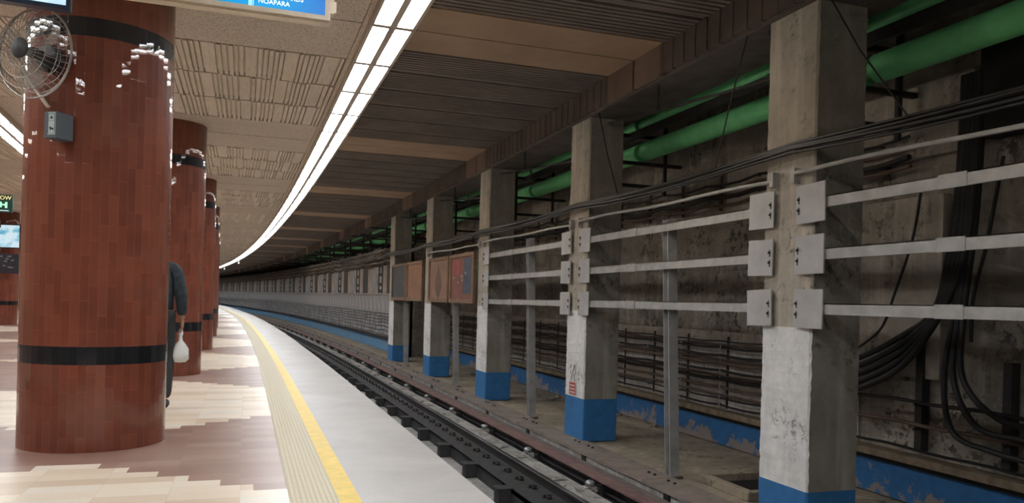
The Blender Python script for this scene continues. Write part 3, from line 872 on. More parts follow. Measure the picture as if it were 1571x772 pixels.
for q in range(3):
    drop([(6.62 - .06 * q, 3.9, 7.66), (6.62 - .06 * q, 2.4, 7.6), (6.70 - .06 * q, 1.3, 7.55), (6.78 - .12 * q, .5, 7.5), (6.66 - .3 * q, -.1 + .1 * q, 7.5), (6.2 - .35 * q, -.25 + .18 * q, 7.55), (5.4, -.3 + .2 * q, 7.6)], .034, dd + 'curving right along the rack, %s of three' % ['lowest', 'middle one', 'highest'][q])
drop([(7.25, 2.75, 7.6), (7.35, 2.1, 7.58), (7.6, 1.45, 7.58), (7.85, 1.0, 7.62), (8.3, .7, 7.64)], .016, 'thin black cable slanting down the pale wall patch right of the nearest column')
drop([(6.2, 2.9, 7.6), (6.35, 2.0, 7.58), (6.5, 1.4, 7.58), (6.55, .9, 7.62)], .02, 'thin black cable at the right picture edge, slanting down to the left')
for q, s in enumerate((7.25, 6.1, 4.9)):
    b = MB(); b.cbox(7.68, 7.80, s, s + .1, -.45, 1.0 - .3 * (q > 0)); b.cbox(7.6, 7.68, s + .02, s + .05, -.2, -.17); b.cbox(7.6, 7.68, s + .02, s + .05, .1, .13)
    o = b.build('wall_upright', M['rack']); tag(o, 'dark steel upright holding cables on the wall at far right, %s from the nearest column' % ['first', 'second', 'third'][q], 'bracket', 'dark wall uprights at far right')

# green ducts with their brackets
for row, (z, r) in enumerate(((4.08, .17), (4.60, .17))):
    for k in range(-1, 11):
        s0 = 7.55 + 5.6 * k; s1 = s0 + 5.4
        b = MB(); pts = []; rr = []
        for q in range(5): a = q / 4 * PI / 2; pts.append(W(7.0, s0 + .14 * (1 - math.sin(a)), z)); rr.append(max(.06, r * math.sin(a)))
        for q in range(1, 8): pts.append(W(7.0, s0 + .14 + (s1 - s0 - .28) * q / 8, z)); rr.append(r)
        for q in range(5): a = (4 - q) / 4 * PI / 2; pts.append(W(7.0, s1 - .14 * (1 - math.sin(a)), z)); rr.append(max(.06, r * math.sin(a)))
        b.tube(pts, rr, 20)
        o = b.build('green_duct', M['green'], smooth=True)
        rn = 'lower' if row == 0 else 'upper'
        lab = {-1: 'section at far right of the picture', 0: 'section between the nearest and second concrete columns', 1: 'section between the second and third concrete columns', 2: 'section between the third and fourth concrete columns', 3: 'section between the fourth and fifth concrete columns'}.get(k, 'distant section beyond the fifth column')
        tag(o, '%s bright green pipe, %s' % (rn, lab), 'pipe', 'green pipes high behind the columns')
        if k < 10:
            b = MB(); b.tube([W(7.0, s1 - .05, z), W(7.0, s1 + .27, z)], .09, 12)
            o2 = b.build('pipe_coupling', M['green'], o); 
for k in range(-1, 11):
    s = 13.12 + 5.6 * k
    e = empty('duct_bracket', W(6.6, s, 4.3)); ox, oy, oz = e.location
    def loc(b): b.v = [(p[0] - ox, p[1] - oy, p[2] - oz) for p in b.v]; return b
    for z in (4.34, 3.84):
        b = MB(); b.cbox(5.6, 7.82, s - .04, s + .04, z, z + .06); loc(b).build('arm', M['rack'], e)
    for hx_ in (6.45, 7.45):
        b = MB(); b.cbox(hx_, hx_ + .06, s - .03, s + .03, 3.3, 4.95); loc(b).build('hanger', M['rack'], e)
    b = MB(); b.cbox(6.45, 7.51, s - .03, s + .03, 3.42, 3.48); loc(b).build('cross_bar', M['rack'], e)
    tag(e, 'dark steel hanger frame under the green pipes, ' + {-1: 'beside the nearest concrete column', 0: 'just behind the second concrete column', 1: 'just behind the third concrete column', 2: 'just behind the fourth concrete column'}.get(k, 'beyond the fourth concrete column'), 'bracket', 'hanger frames of the green pipes')
# long dark channel between and above the two green pipes
b = MB(); b.cbox(6.72, 6.80, -6, 60, 4.28, 4.42); o = b.build('steel_channel', M['rack']); tag(o, 'long dark steel channel running between the two green pipes', 'steel channel')
# struts from column to column top
for k in range(1, 5):
    s = CS[k] + 5.35
    b = MB(); b.tube([W(5.3, s - .1, 4.35), W(5.45, s + .3, 3.98), W(5.45, CS[min(k + 1, 5)] + .1 - .3, 3.95)], .025, 6)
for k in range(0, 5):
    a = CS[k] + .80
    b = MB(); b.tube([W(5.52, a - .05, 3.78), W(5.55, a + 2.2, 3.98), W(5.6, a + 4.3, 4.2)], .02, 6)
    b.tube([W(5.56, a + 2.6, 4.02), W(5.56, a + 2.6, 4.4)], .02, 6)
    o = b.build('tie_rod', M['rack']); tag(o, 'thin dark tie rod starting high on the %s concrete column' % ['out of view', 'nearest', 'second', 'third', 'fourth'][k], 'tie rod', 'tie rods between column tops')
e = empty('sump_kerb', W(6.3, 8.6, -1.15))
b = MB(); b.box(-.45, .75, -.55, -.43, 0, .12); b.box(-.45, .75, .43, .55, 0, .12); b.box(-.45, -.33, -.43, .43, 0, .12); b.box(.63, .75, -.43, .43, 0, .12); b.build('kerb', M['ground'], e, bevel=.015)
b = MB(); b.box(-.33, .63, -.43, .43, 0, .02); b.build('cover', M['black'], e)
tag(e, 'low concrete kerb round a dark sump on the ground left of the nearest concrete column', 'kerb')
for q in range(26):
    rnd = random.Random(100 + q); x = 7.1 + .55 * rnd.random(); s = 5 + 22 * rnd.random(); r = .03 + .05 * rnd.random()
    b = MB(); b.lathe([(r, 0), (r * 1.1, r * .35), (r * .7, r * .8), (r * .2, r)], 7, M=Matrix.Rotation(rnd.random() * 3, 4, 'Z') @ Matrix.Diagonal((1, 1.5, 1, 1)))
    b.v = [(a + rnd.uniform(-.2, .2) * r, c + rnd.uniform(-.2, .2) * r, d) for a, c, d in b.v]
    o = b.build('rubble_stone', M['ground'], loc=W(x, s, -1.152)); tag(o, 'small lump of rubble on the dusty ground at the foot of the back wall', 'stone', 'rubble along the back wall')
# thin suspension wires
for (p0, p1, lab) in (((6.35, 4.42), (5.3, 2.9), 'thin dark wire slanting across the nearest concrete column'), ((7.55, 4.4), (8.25, 2.85), 'thin dark wire slanting down left of the nearest column'), ((11.55, 4.38), (10.85, 2.9), 'thin dark wire hanging over the second concrete column')):
    b = MB(); b.tube([W(5.34, p0[0], p0[1]), W(5.36, (p0[0] + p1[0]) / 2 + .03, (p0[1] + p1[1]) / 2 - .03), W(5.38, p1[0], p1[1])], .009, 6)
    o = b.build('suspension_wire', M['black']); tag(o, lab, 'wire', 'thin wires hanging from the ceiling')

# ---------------------------------------------------------------- far wall beyond the fifth column
FX = 6.45; S0 = 31.2
b = MB(); b.cbox(FX, FX + .3, S0, SF, -1.7, 3.45, step=3); struct(b.build('wall_track', M['wallc']))
b = MB(); b.cbox(FX, 7.85, S0, S0 + .25, -1.7, 3.45); struct(b.build('wall_return', M['wallc']))
b = MB(); b.cbox(FX - .05, FX, S0, SF, -1.13, -.58, step=3); struct(b.build('baseboard_track', bluepaint('blue_paint_far', (.13, .34, .58), .5)))
b = MB(); b.cbox(FX - .2, FX, S0, SF, -.58, -.50, step=3); struct(b.build('trim_12', M['rack']))
# pale ribbed lining with cable rows
t = NT('pale_ribbed_lining')
gg = t.noise(2.0, 5, .7); gs_ = t.noise(3.0, 4, .7, stretch=(1, 3.0, .6))
t.color(t.mix(t.step(gs_, .42, .6), (.30, .30, .31), t.ramp(gg, [(.3, (.60, .60, .61)), (.7, (.80, .80, .82))]))); M['lining'] = t.done(.7)
b = MB(); b.cbox(FX - .03, FX, S0, SF, -.50, .50, step=3)
s = S0 + .1
while s < 90: b.cbox(FX - .05, FX - .03, s, s + .05, -.48, .48); s += .45
struct(b.build('wall_lining', M['lining']))
for i, z in enumerate((-.38, -.2, -.02, .14, .28, .42)):
    cable(FX - .12, z, S0, 140, .018, M['cableblk'], 'dark cable along the pale lining of the distant wall, %s' % ['lowest', 'second lowest', 'third lowest', 'third highest', 'second highest', 'highest'][i], 'cables on the distant wall', sag=.04, span=2.9, wob=.03, step=.9)
b = MB(); b.cbox(FX - .10, FX, S0, SF, .52, 1.36, step=3)
struct(b.build('wall_panelling', M['grime']))
b = MB(); b.cbox(FX - .14, FX - .1, S0, 130, 1.36, 1.42, step=3); struct(b.build('trim_13', M['grimebrown']))
s = S0 + .4; i = 0; pp = None
while s < 100:
    if pp is None:
        b = MB(); b.box(-.02, 0, 0, .93, 0, .80); pp = b.build('wall_panel', M['grime'], bevel=.006); o = pp
    else: o = pp.copy(); COL.objects.link(o)
    o.location = W(FX - .105, s, .54); o.rotation_euler = (0, 0, math.atan(2 * (s - 10) / 1400.0))
    tag(o, 'grey square panel on the distant wall below the dark openings', 'wall panel', 'grey panels on the distant wall'); s += .967; i += 1
# units with dark opening and ladder frame
pu = None; s = 32.0; i = 0
while s < 128:
    if pu is None:
        pu = empty('opening_unit', (0, 0, 0))
        b = MB(); b.box(-.10, -.0, 0, 1.2, 0, 1.22); b.build('side_panel', M['grimebrown'], pu, bevel=.01)
        b = MB(); b.box(-.108, -.02, 1.2, 2.45, 0, 1.28); b.build('dark_opening', M['black'], pu)
        b = MB(); b.box(-.11, -.02, 2.45, 3.3, 0, 1.28); b.build('side_panel', M['grimebrown'], pu, bevel=.01)
        b = MB()
        b.box(-.118, -.06, 3.3, 3.55, 0, 1.3); b.box(-.118, -.06, 4.1, 4.35, 0, 1.3)
        for z in (.05, .35, .8, 1.2): b.box(-.117, -.06, 3.55, 4.1, z, z + .14)
        b.build('ladder_frame', M['rack'], pu)
        b = MB(); b.box(-.108, .0, 3.55, 4.1, 0, 1.28); b.build('backing_panel', M['grime'], pu)
        b = MB(); b.box(-.11, 0, 4.35, 5.78, 0, 1.25); b.build('side_panel', M['grime'], pu, bevel=.01)
        o = pu
    else: o = copy_tree(pu)
    o.location = W(FX, s, 1.42); o.rotation_euler = (0, 0, math.atan(2 * (s + 2.9 - 10) / 1400.0))
    tag(o, ('%s in view of the dark openings with a ladder frame in the distant wall' % ORD[i]) if i < 10 else 'dark opening with ladder frame in the farthest part of the distant wall', 'wall opening', 'dark openings in the distant wall')
    s += 5.8; i += 1
for i, z in enumerate((2.78, 2.9, 3.02, 3.14, 3.28, 3.40)):
    cable(FX - .08 - .03 * (i % 2), z, S0, 140, [.045, .03, .05, .03, .04, .03][i], [M['rust'], M['cablegrey']][i % 2], 'brown dusty cable above the openings of the distant wall, %s' % ['lowest', 'second lowest', 'third lowest', 'third highest', 'second highest', 'highest'][i], 'cables above the distant openings', sag=.08, span=2.9, wob=.04, step=.9)
for k in range(14):
    s = 33 + 5.6 * k
    b = MB(); b.cbox(4.9, 7.8, s, s + .12, 3.75 , 3.87); b.cbox(6.3, 6.38, s, s + .1, 3.45, 4.4)
    o = b.build('cross_beam', M['rack']); tag(o, 'dark cross beam high above the distant wall', 'beam', 'cross beams above the distant wall')

# ---------------------------------------------------------------- fan on the nearest column
def fan(loc, axis_ang, lab, scale=1.0):
    """wall fan, axis pointing horizontally at axis_ang (world XY), back at +"""
    e = empty('wall_fan', loc, axis_ang)       # local -Y = front
    e.scale = (scale,) * 3
    R = .32
    b = MB()
    def ring(r, y, wr=.0022, n=40): b.tube([(r * math.cos(2 * PI * k / n), y, r * math.sin(2 * PI * k / n)) for k in range(n + 1)], wr, 5, caps=False)
    ring(R, 0, .005); ring(R, .012, .004)
    for r, y in ((.27, -.06), (.20, -.095), (.13, -.112), (.27, .05), (.20, .085), (.13, .1)): ring(r, y)
    for k in range(44):
        a = 2 * PI * k / 44; c, s_ = math.cos(a), math.sin(a)
        b.tube([(r * c, y, r * s_) for r, y in ((.06, -.118), (.13, -.112), (.2, -.095), (.27, -.06), (R, 0))], .0020, 4)
        if k % 2 == 0: b.tube([(r * c, y, r * s_) for r, y in ((.08, .104), (.13, .1), (.2, .085), (.27, .05), (R, .01))], .0016, 4)
    b.build('guard', M['wire'], e)
    RX = Matrix.Rotation(PI / 2, 4, 'X')       # lathe z -> -y
    b = MB(); b.lathe([(.070, 0), (.072, .006), (.055, .014), (.0, .018)], 28, M=Matrix.Translation((0, -.115, 0)) @ RX); b.build('front_cap', M['fancap'], e, smooth=True)
    b = MB(); b.lathe([(.05, -.20), (.085, -.18), (.092, -.12), (.09, -.10), (.05, -.09)], 28, M=RX)
    for k in range(36):
        a = 2 * PI * k / 36; Mx = Matrix.Rotation(a, 4, 'Y')
        b.box(-.002, .002, .105, .175, .09, .099, 0, M=Mx)
    b.build('motor_housing', M['fanbody'], e, smooth=True)
    b = MB(); b.lathe([(.035, -.06), (.04, .02), (.03, .04)], 20, M=RX); b.build('hub', M['fanbody'], e, smooth=True)
    for k in range(3):
        b = MB(); nU, nV = 8, 5
        a0 = 2 * PI * k / 3 + .5
        for u in range(nU + 1):
            f = u / nU; r = .035 + .225 * f; w = .30 + .62 * math.sin(PI * (.15 + .75 * f))
            for v in range(nV + 1):
                g = v / nV - .5; a = a0 + w * g; y = -.01 + .055 * g * 1.6 * (1 - .3 * f)
                b.v.append((r * math.cos(a), y, r * math.sin(a)))
        for u in range(nU):
            for v in range(nV):
                q = u * (nV + 1) + v; b.f.append((q, q + 1, q + nV + 2, q + nV + 1)); b.m.append(0); b.uv.append(None)
        o = b.build('blade', M['blade'], e, smooth=True); sd = o.modifiers.new('thick', 'SOLIDIFY'); sd.thickness = .003
    b = MB(); b.tube([(0, .19, 0), (.0, .26, .0), (.02, .32, -.02)], .022, 10); b.tube([(.02, .30, -.02), (.03, .36, -.05)], .016, 8)
    b.box(-.05, .09, .34, .36, -.12, .06); b.build('mounting_arm', M['fanbody'], e)
    tag(e, lab, 'fan')
    return e
fan((-1.46, 6.38, 2.89), math.radians(-34), 'wall fan with a wire guard mounted on the nearest tiled column')
fan((-7.75, 29.1, 3.33), math.radians(-20), 'small distant wall fan on the far left tiled column above the screen')

# control box with sticker
def on_col(ang, z, r=.53): return Vector((W(COLX, 7.05, 0)[0] + r * math.cos(ang), 7.05 + r * math.sin(ang), z))
ang = math.radians(-110)
e = empty('control_box', on_col(ang, 2.30, .60), math.radians(-34) + PI / 2); e.scale = (.82, .82, .82)   # local -Y outward... rotated so local y points inward
b = MB(); b.box(-.095, .095, -.10, .03, 0, .235); b.build('enclosure', M['greybox'], e, bevel=.006)
b = MB(); b.box(-.098, -.0955, -.092, -.012, .03, .225); st = b.build('sticker', M['sticker'], e); st['label'] = 'pale sticker with small dark pictograms'
b = MB()
b.box(-.1005, -.098, -.088, -.016, .212, .215); b.box(-.1005, -.098, -.088, -.016, .150, .152); b.box(-.1005, -.098, -.088, -.016, .04, .042)
b.box(-.1005, -.098, -.088, -.086, .04, .215); b.box(-.1005, -.098, -.018, -.016, .04, .215)
b.box(-.1005, -.098, -.075, -.03, .17, .174); b.box(-.1005, -.098, -.062, -.045, .174, .19)
b.box(-.1005, -.098, -.076, -.038, .075, .088); b.box(-.1005, -.098, -.05, -.032, .084, .098); b.box(-.1005, -.098, -.074, -.068, .065, .076); b.box(-.1005, -.098, -.046, -.04, .065, .076)
b.build('pictogram', M['black'], st)
b = MB(); b.tube([(.095, -.05, .12), (.108, -.05, .12)], .01, 8); b.build('knob', M['black'], e)
tag(e, 'small grey control box with pale pictogram sticker on the nearest tiled column', 'control box')
p0 = on_col(math.radians(-118), 2.55, .57); p1 = on_col(math.radians(-133), 2.74, .60)
b = MB(); b.tube([tuple(p0), tuple((p0 + p1) / 2 + Vector((0.0, 0, .0))), tuple(p1), tuple(p1 + Vector((-.05, -.05, .12)))], .014, 10)
o = b.build('conduit_tube', M['signframe'], smooth=True); tag(o, 'short cream tube leading from the grey control box up to the fan', 'tube')

# ---------------------------------------------------------------- signs and screens
def text_mesh(name, body, size, mat, parent, M4, ext=.002, align='LEFT'):
    cu = bpy.data.curves.new(name, 'FONT'); cu.body = body; cu.size = size; cu.extrude = ext; cu.align_x = align
    o = bpy.data.objects.new(name, cu); COL.objects.link(o)
    bpy.context.view_layer.update()
    me = bpy.data.meshes.new_from_object(o.evaluated_get(bpy.context.evaluated_depsgraph_get()))
    bpy.data.objects.remove(o)
    me.transform(M4); me.materials.clear(); me.materials.append(mat)
    o = bpy.data.objects.new(name, me); COL.objects.link(o); o.parent = parent
    return o
t = NT('lit_blue_sign')
sp = t.n('ShaderNodeSeparateXYZ'); t.l(t.co.outputs['Object'], sp.inputs[0])
g = t.math('DIVIDE', t.math('ADD', sp.outputs[0], 1.7), 2.1)
col = t.ramp(g, [(0, (.0, .45, .9)), (.45, (.0, .42, .88)), (.68, (.0, .38, .86)), (.80, (.01, .20, .70)), (1, (.03, .10, .52))])
t.color((.02, .02, .02)); t.l(col, t.b.inputs['Emission Color']); t.b.inputs['Emission Strength'].default_value = .95
M['signblue'] = t.done(.4)
M['signwhite'] = emit('lit_white_letter', (.75, .9, 1.0), 1.0); M['signcyan'] = emit('lit_cyan_strip', (.05, .65, .95), 1.0)
SX0, SX1, SY, SZ0, SZ1 = -1.35, .40, 4.33, 2.70, 3.34
e = empty('direction_sign', (SX1, SY, SZ0))
def sb(x0, x1, y0, y1, z0, z1): b.box(x0 - SX1, x1 - SX1, y0 - SY, y1 - SY, z0 - SZ0, z1 - SZ0)
b = MB(); sb(SX0, SX1, SY, SY + .105, SZ0, SZ0 + .024); sb(SX0, SX1, SY, SY + .105, SZ1 - .045, SZ1); sb(SX1 - .028, SX1, SY, SY + .105, SZ0 + .024, SZ1 - .045); sb(SX0, SX0 + .028, SY, SY + .105, SZ0 + .024, SZ1 - .045)
sb(SX0 + .028, SX1 - .028, SY + .02, SY + .09, SZ0 + .024, SZ1 - .045); sb(SX0, SX1, SY + .02, SY + .085, SZ0 - .010, SZ0); sb(SX1, SX1 + .022, SY + .03, SY + .09, SZ0 + .05, SZ0 + .20); sb(SX1 + .022, SX1 + .035, SY + .04, SY + .07, SZ0 + .06, SZ0 + .12)
b.build('frame', M['signframe'], e)
b = MB(); sb(SX0 + .028, SX1 - .028, SY + .008, SY + .02, SZ0 + .024, SZ1 - .045); b.build('lit_panel', M['signblue'], e)
b = MB(); sb(-.020, -.002, SY + .006, SY + .008, SZ0 + .024, SZ1 - .045); b.build('cyan_strip', M['signcyan'], e)
b = MB(); sb(.0025, .0055, SY + .005, SY + .008, SZ0 + .024, SZ1 - .045); b.build('divider_line', M['signwhite'], e)
for body, x, z, sz in (('NOAPARA', .028, 2.746, .034), ('TOWARDS', .09, 2.780, .034)):
    text_mesh('lettering', body, sz, M['signwhite'], e, Matrix.Translation((x - SX1, .006, z - SZ0)) @ Matrix.Rotation(PI / 2, 4, 'X'))
for x in (-1.1, .2):
    b = MB(); b.tube([(x - SX1, .065, SZ1 - SZ0), (x - SX1, .065, CZ - SZ0)], .01, 8); b.build('hanging_rod', M['signframe'], e)
tag(e, 'lit blue hanging direction sign reading TOWARDS NOAPARA in a cream frame', 'sign')
# hanging tv at the top left
e = empty('hanging_screen', (-1.32, 4.95, 2.78)); e.rotation_euler = (0, 0, math.radians(4))
b = MB(); b.box(-.34, .355, 0, .07, 0, .025); b.box(-.34, .355, 0, .07, .40, .42); b.box(.33, .355, 0, .07, .025, .40); b.box(-.34, -.315, 0, .07, .025, .40); b.box(-.33, .34, .02, .07, .02, .41); b.build('frame', M['screenframe'], e, bevel=.003)
b = MB(); b.box(-.315, .33, .012, .02, .025, .40); b.build('screen', emit('lit_pale_blue_screen', (.42, .72, .95), .95), e)
b = MB(); b.tube([(0, .05, .4), (0, .05, .97)], .018, 10); b.build('pole', M['screenframe'], e)
tag(e, 'hanging screen showing pale blue, in a navy frame, above the wall fan', 'screen')
# emergency exit sign far left
e = empty('exit_sign', W(-4.55, 18.45, 2.78))
b = MB(); b.box(-.6, .06, 0, .06, 0, .36); b.build('sign_box', plain('dark_green_sign', (.01, .05, .035), .5, var=.1), e)
text_mesh('lettering', 'NOW', .11, emit('lit_yellow_letter', (.9, .65, .03), .8), e, Matrix.Translation((.04, -.004, .26)) @ Matrix.Rotation(PI / 2, 4, 'X'), align='RIGHT')
b = MB(); b.box(-.20, -.13, -.004, 0, .10, .21); b.box(-.13, -.07, -.004, 0, .14, .17); b.box(-.07, -.03, -.004, 0, .09, .21); b.build('green_symbol', emit('lit_green_symbol', (.05, .9, .35), 1.0), e)
b = MB(); b.box(-.5, 0, -.004, 0, .03, .04); b.build('pale_line', M['signwhite'], e)
b = MB(); b.tube([(-.27, .03, .36), (-.27, .03, .95)], .01, 8); b.build('hanging_rod', M['rack'], e)
tag(e, 'dark green hanging sign with yellow letters and a lit green symbol', 'sign')
# screen and poster on the far left column
t = NT('lit_far_screen'); nzz = t.noise(3.0, 2, .5); t.color((.02, .02, .02))
t.l(t.ramp(nzz, [(.35, (.10, .45, .62)), (.5, (.65, .85, .95)), (.68, (.8, .85, .9))]), t.b.inputs['Emission Color']); t.b.inputs['Emission Strength'].default_value = .9; M['farscreen'] = t.done(.4)
e = empty('wall_screen', W(-7.2, 29.42, 2.55)); e.rotation_euler = (0, 0, math.radians(-5))
b = MB(); b.box(-.36, .5, 0, .10, -.03, .75); b.build('frame', M['black'], e); b = MB(); b.box(-.33, .46, -.006, 0, 0, .72); b.build('screen', M['farscreen'], e)
tag(e, 'lit screen mounted on the far left tiled column', 'screen')
e = empty('wall_poster', W(-7.25, 29.45, 1.70)); e.rotation_euler = (0, 0, math.radians(-5))
b = MB(); b.box(-.42, .5, 0, .05, 0, .64); b.build('panel', plain('dark_poster', (.03, .03, .045), .5, var=.5, scale=8), e)
rnd = random.Random(5); pgm = plain('poster_grey_mark', (.30, .30, .33), .5)
for q in range(12):
    x = -.2 + .5 * rnd.random(); z = .12 + .45 * rnd.random()
    b = MB(); b.box(x, x + .1, -.004, 0, z, z + .035); b.build('poster_mark', pgm, e)
tag(e, 'dark poster below the lit screen on the far left column', 'poster')

# warning sign on the second concrete column
wx, ws = W(5.5, CS[2] + .42, 0)[0] - .006, CS[2] + .45
e = empty('warning_sign', (wx, ws, -.40)); e.rotation_euler = (0, 0, -PI / 2)      # local x -> -s, faces the track
WHT = plain('white_sign_enamel', (.72, .71, .69), .4, var=.06); RED = plain('red_sign_enamel', (.50, .09, .07), .4, var=.08)
# local axes: +X = towards camera (-Y world) ; +Y = +X world (into column)
b = MB(); b.box(-.15, .15, -.004, .004, 0, .58); b.build('plate', WHT, e)
b = MB(); b.box(-.14, .14, -.007, -.004, .02, .235); b.build('red_field', RED, e)
for z in (.05, .11, .17):
    b = MB(); b.box(-.11, .11, -.009, -.007, z, z + .022); b.build('pale_line', WHT, e)
text_mesh('lettering', 'F', .10, M['black'], e, Matrix.Translation((-.11, -.006, .47)) @ Matrix.Rotation(PI / 2, 4, 'X'))
text_mesh('lettering', 'I', .09, M['black'], e, Matrix.Translation((-.10, -.006, .37)) @ Matrix.Rotation(PI / 2, 4, 'X'))
b = MB()
for (a, c) in (((-.08, .26), (.08, .55)), ((.08, .55), (.12, .40)), ((.12, .40), (.05, .36)), ((.05, .36), (.10, .26))):
    b.tube([(a[0], -.006, a[1]), (c[0], -.006, c[1])], .006, 5)
b.build('symbol', M['rack'], e)
tag(e, 'white and red enamel warning sign on the second concrete column', 'sign')

# ---------------------------------------------------------------- people
def skin_obj(name, verts, edges, radii, mat, root=0, sub=2):
    me = bpy.data.meshes.new(name); me.from_pydata(verts, edges, []); me.update()
    o = bpy.data.objects.new(name, me); COL.objects.link(o)
    sk = o.modifiers.new('Skin', 'SKIN'); sk.use_smooth_shade = True
    sv = me.skin_vertices[0].data
    for i, r in enumerate(radii):
        sv[i].radius = r if isinstance(r, tuple) else (r, r); sv[i].use_root = (i == root)
    ss = o.modifiers.new('Sub', 'SUBSURF'); ss.levels = sub; ss.render_levels = sub
    bpy.context.view_layer.update()
    m2 = bpy.data.meshes.new_from_object(o.evaluated_get(bpy.context.evaluated_depsgraph_get()))
    bpy.data.objects.remove(o)
    m2.materials.clear(); m2.materials.append(mat)
    m2.polygons.foreach_set('use_smooth', [True] * len(m2.polygons))
    o = bpy.data.objects.new(name, m2); COL.objects.link(o)
    return o
def join_mesh(dst, others):
    bm = bmesh.new(); bm.from_mesh(dst.data)
    for o in others:
        bm.from_mesh(o.data); bpy.data.objects.remove(o)
    bm.to_mesh(dst.data); bm.free()
    dst.data.polygons.foreach_set('use_smooth', [True] * len(dst.data.polygons))
SKIN = plain('skin', (.36, .20, .13), .55, var=.06)
def person(loc, rz, label, shirt, trouser, hold=True):
    e = empty('person', loc, rz)
    # joints: facing +Y
    J = {'pel': (0, 0, .96), 'sp': (0, -.01, 1.12), 'ch': (0, .0, 1.32), 'nb': (0, -.02, 1.47), 'nk': (0, 0, 1.54), 'hd': (0, .02, 1.60),
         'sR': (.17, -.01, 1.43), 'eR': (.225, -.05, 1.16), 'wR': (.235, .0, .905), 'sL': (-.17, -.01, 1.43), 'eL': (-.25, -.07, 1.16), 'wL': (-.25, .03, .92),
         'hR': (.09, 0, .92), 'kR': (.10, .0, .50), 'aR': (.10, -.17, .11), 'hL': (-.09, 0, .92), 'kL': (-.10, .14, .50), 'aL': (-.10, .17, .09)}
    names = list(J); idx = {n_: i for i, n_ in enumerate(names)}
    V = [J[n_] for n_ in names]
    R = dict(pel=(.145, .105), sp=(.13, .095), ch=(.155, .105), nb=.065, nk=.055, hd=.06, sR=.06, eR=.042, wR=.028, sL=.06, eL=.042, wL=.028, hR=.085, kR=.056, aR=.038, hL=.085, kL=.056, aL=.038)
    E = [('pel', 'sp'), ('sp', 'ch'), ('ch', 'nb'), ('nb', 'nk'), ('nk', 'hd'), ('nb', 'sR'), ('sR', 'eR'), ('eR', 'wR'), ('nb', 'sL'), ('sL', 'eL'), ('eL', 'wL'), ('pel', 'hR'), ('hR', 'kR'), ('kR', 'aR'), ('pel', 'hL'), ('hL', 'kL'), ('kL', 'aL')]
    body = skin_obj('body', V, [(idx[a], idx[c]) for a, c in E], [R[n_] for n_ in names], SKIN)
    extra = []
    # head
    bm = bmesh.new(); bmesh.ops.create_uvsphere(bm, u_segments=24, v_segments=18, radius=1.0)
    for v in bm.verts:
        x, y, z = v.co
        wz = 1.0 if z > -.1 else 1.0 - .38 * ((-.1 - z) / .9)
        px, py, pz = x * .075 * wz, y * .095 * (1 if y < 0 else wz * .96 + .04), z * .118
        if y > .6 and abs(x) < .3:
            if -.35 < z < .12: py += .022 * (1 - abs(x) / .3) * (1 - abs(z + .15) / .3 if abs(z + .15) < .3 else 0)
        if y > .5 and .05 < z < .3 and .2 < abs(x) < .55: py -= .006
        if y > .6 and -.62 < z < -.42 and abs(x) < .4: py += .005
        v.co = (px, py + .015, pz + 1.655)
    me = bpy.data.meshes.new('head_part'); bm.to_mesh(me); bm.free(); ho = bpy.data.objects.new('head_part', me); COL.objects.link(ho); extra.append(ho)
    for sx in (-1, 1):
        b = MB(); b.lathe([(.004, -.006), (.02, -.004), (.024, .004), (.014, .008)], 12, M=Matrix.Translation((sx * .076, .005, 1.655)) @ Matrix.Diagonal((1, 1, 1.35, 1)) @ Matrix.Rotation(PI / 2 * sx, 4, 'Y')); extra.append(b.build('ear_part', SKIN))
    # hands: palm and curled fingers
    for sx, w in ((1, J['wR']), (-1, J['wL'])):
        wx_, wy, wz_ = w
        P = [(wx_, wy, wz_ + .02), (wx_, wy + .01, wz_ - .05), (wx_, wy + .012, wz_ - .085)]
        extra.append(skin_obj('palm_part', P, [(0, 1), (1, 2)], [(.026, .020), (.018, .036), (.015, .038)], SKIN))
        for f in range(4):
            y0 = wy + .042 - .021 * f; L_ = (.026, .030, .029, .023)[f]
            q = [(wx_, y0, wz_ - .075), (wx_ - sx * .004, y0, wz_ - .085 - L_), (wx_ - sx * .022, y0 - .002, wz_ - .095 - L_ * 1.35), (wx_ - sx * .036, y0 - .002, wz_ - .088 - L_)]
            extra.append(skin_obj('finger_part', q, [(0, 1), (1, 2), (2, 3)], [.0095, .009, .0082, .007], SKIN, sub=1))
        q = [(wx_ - sx * .004, wy + .03, wz_ - .04), (wx_ - sx * .012, wy + .058, wz_ - .075), (wx_ - sx * .026, wy + .05, wz_ - .10)]
        extra.append(skin_obj('thumb_part', q, [(0, 1), (1, 2)], [.013, .010, .008], SKIN, sub=1))
    join_mesh(body, extra); body.parent = e
    # jacket
    jn = ['pel', 'sp', 'ch', 'nb', 'sR', 'eR', 'wR', 'sL', 'eL', 'wL']; ji = {n_: i for i, n_ in enumerate(jn)}
    JV = [J[n_] for n_ in jn]; JV[0] = (0, -.005, .93); JV[6] = (.234, -.005, .945); JV[9] = (-.25, .02, .955); JV[3] = (0, -.02, 1.465)
    jk = skin_obj('jacket', JV, [(ji[a], ji[c]) for a, c in E if a in ji and c in ji], [(.175, .13), (.165, .125), (.185, .13), (.085, .075), .082, .064, .05, .082, .064, .05], shirt)
    jk.parent = e
    b = MB(); b.lathe([(.07, 1.50), (.078, 1.53), (.075, 1.56), (.066, 1.562), (.064, 1.50)], 20, center=(0, -.005, 0)); b.build('collar', shirt, e, smooth=True)
    # trousers
    tn = ['pel', 'hR', 'kR', 'aR', 'hL', 'kL', 'aL']; ti = {n_: i for i, n_ in enumerate(tn)}
    tr_ = skin_obj('trousers', [J[n_] for n_ in tn], [(ti[a], ti[c]) for a, c in E if a in ti and c in ti], [(.155, .118), .10, .078, .066, .10, .078, .066], trouser)
    tr_.parent = e
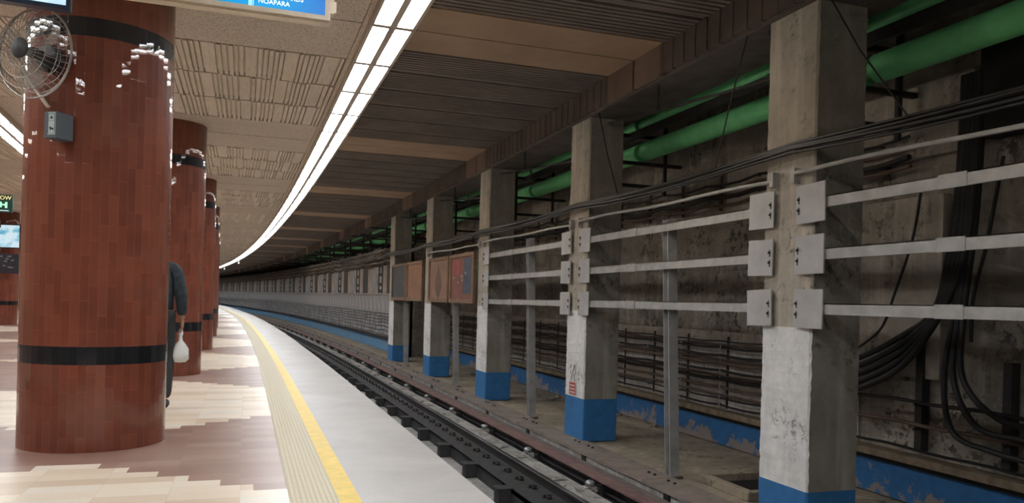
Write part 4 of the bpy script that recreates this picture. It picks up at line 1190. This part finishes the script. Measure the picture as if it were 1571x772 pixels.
    for (ax, ay, az) in (J['aR'], J['aL']):
        q = [(ax, ay - .05, az - .055), (ax, ay + .04, az - .055), (ax, ay + .15, az - .062), (ax, ay, az)]
        sh = skin_obj('shoe', q, [(0, 1), (1, 2), (1, 3)], [(.042, .035), (.045, .036), (.042, .026), .045], M['black'], sub=2); sh.parent = e
    # hair
    bm = bmesh.new(); bmesh.ops.create_uvsphere(bm, u_segments=24, v_segments=16, radius=1.0)
    kill = [v for v in bm.verts if (v.co.z < -.35) or (v.co.y > .45 and v.co.z < .35)]
    bmesh.ops.delete(bm, geom=kill, context='VERTS')
    for v in bm.verts: x, y, z = v.co; v.co = (x * .083, y * .104 + .008, z * .122 + 1.664)
    me = bpy.data.meshes.new('hair'); bm.to_mesh(me); bm.free(); me.materials.append(M['black']); ho = bpy.data.objects.new('hair', me); COL.objects.link(ho); ho.parent = e
    sd = ho.modifiers.new('thick', 'SOLIDIFY'); sd.thickness = .008
    tag(e, label, 'person')
    return e, J
DENIM = plain('dark_teal_denim', (.022, .036, .045), .8, var=.55, scale=18, bump=.6)
TROU = plain('dark_grey_trousers', (.03, .03, .032), .85, var=.3, scale=14)
PX, PS = -.86, 8.95
pe, J = person((PX, PS, 0), 0, 'person in a dark denim jacket walking away beside the nearest tiled column, holding a bag', DENIM, TROU)
pe.scale = (1.02, 1.02, 1.02)
# the bag hangs from the right hand
hx, hy, hz = J['wR'][0] * 1.02 + PX, J['wR'][1] * 1.02 + PS, (J['wR'][2] - .105) * 1.02
b = MB()
prof = [(.018, -.335), (.060, -.33), (.082, -.30), (.088, -.25), (.078, -.19), (.05, -.14), (.022, -.105), (.018, -.06), (.026, -.03), (.020, .0), (.016, .015)]
b.lathe(prof, 24, M=Matrix.Diagonal((1, .8, 1, 1)))
rnd = random.Random(2)
b.v = [(x * (1 + .06 * math.sin(z * 60 + x * 90)), y * (1 + .05 * math.cos(z * 45)), z) for x, y, z in b.v]
o = b.build('plastic_bag', plain('white_bag_film', (.72, .74, .72), .35, var=.06), smooth=True, loc=(hx - .012, hy, hz))
tag(o, 'white plastic carrier bag with tied neck hanging from the hand of the person', 'bag')
pe2, _ = person(W(-1.02, 47.5, 0), .1, 'distant person in a white shirt, only an edge visible past the far columns', plain('white_shirt', (.75, .76, .78), .8, var=.05), TROU)

# last: cable nearest the ceiling light housings, small camera-like stubs hanging under the far strip
for s, ln in ((62, .22), (78, .25)):
    b = MB(); b.tube([W(1.45, s, CZ), W(1.45, s, CZ - ln)], .02, 8); b.lathe([(.05, 0), (.06, .08), (.03, .12)], 12, center=W(1.45, s, CZ - ln - .1))
    o = b.build('ceiling_camera', M['whiteplastic']); tag(o, 'small white device hanging below the far light strip, %s one' % ('nearer' if s < 70 else 'farther'), 'camera', 'white devices under the far light strip')
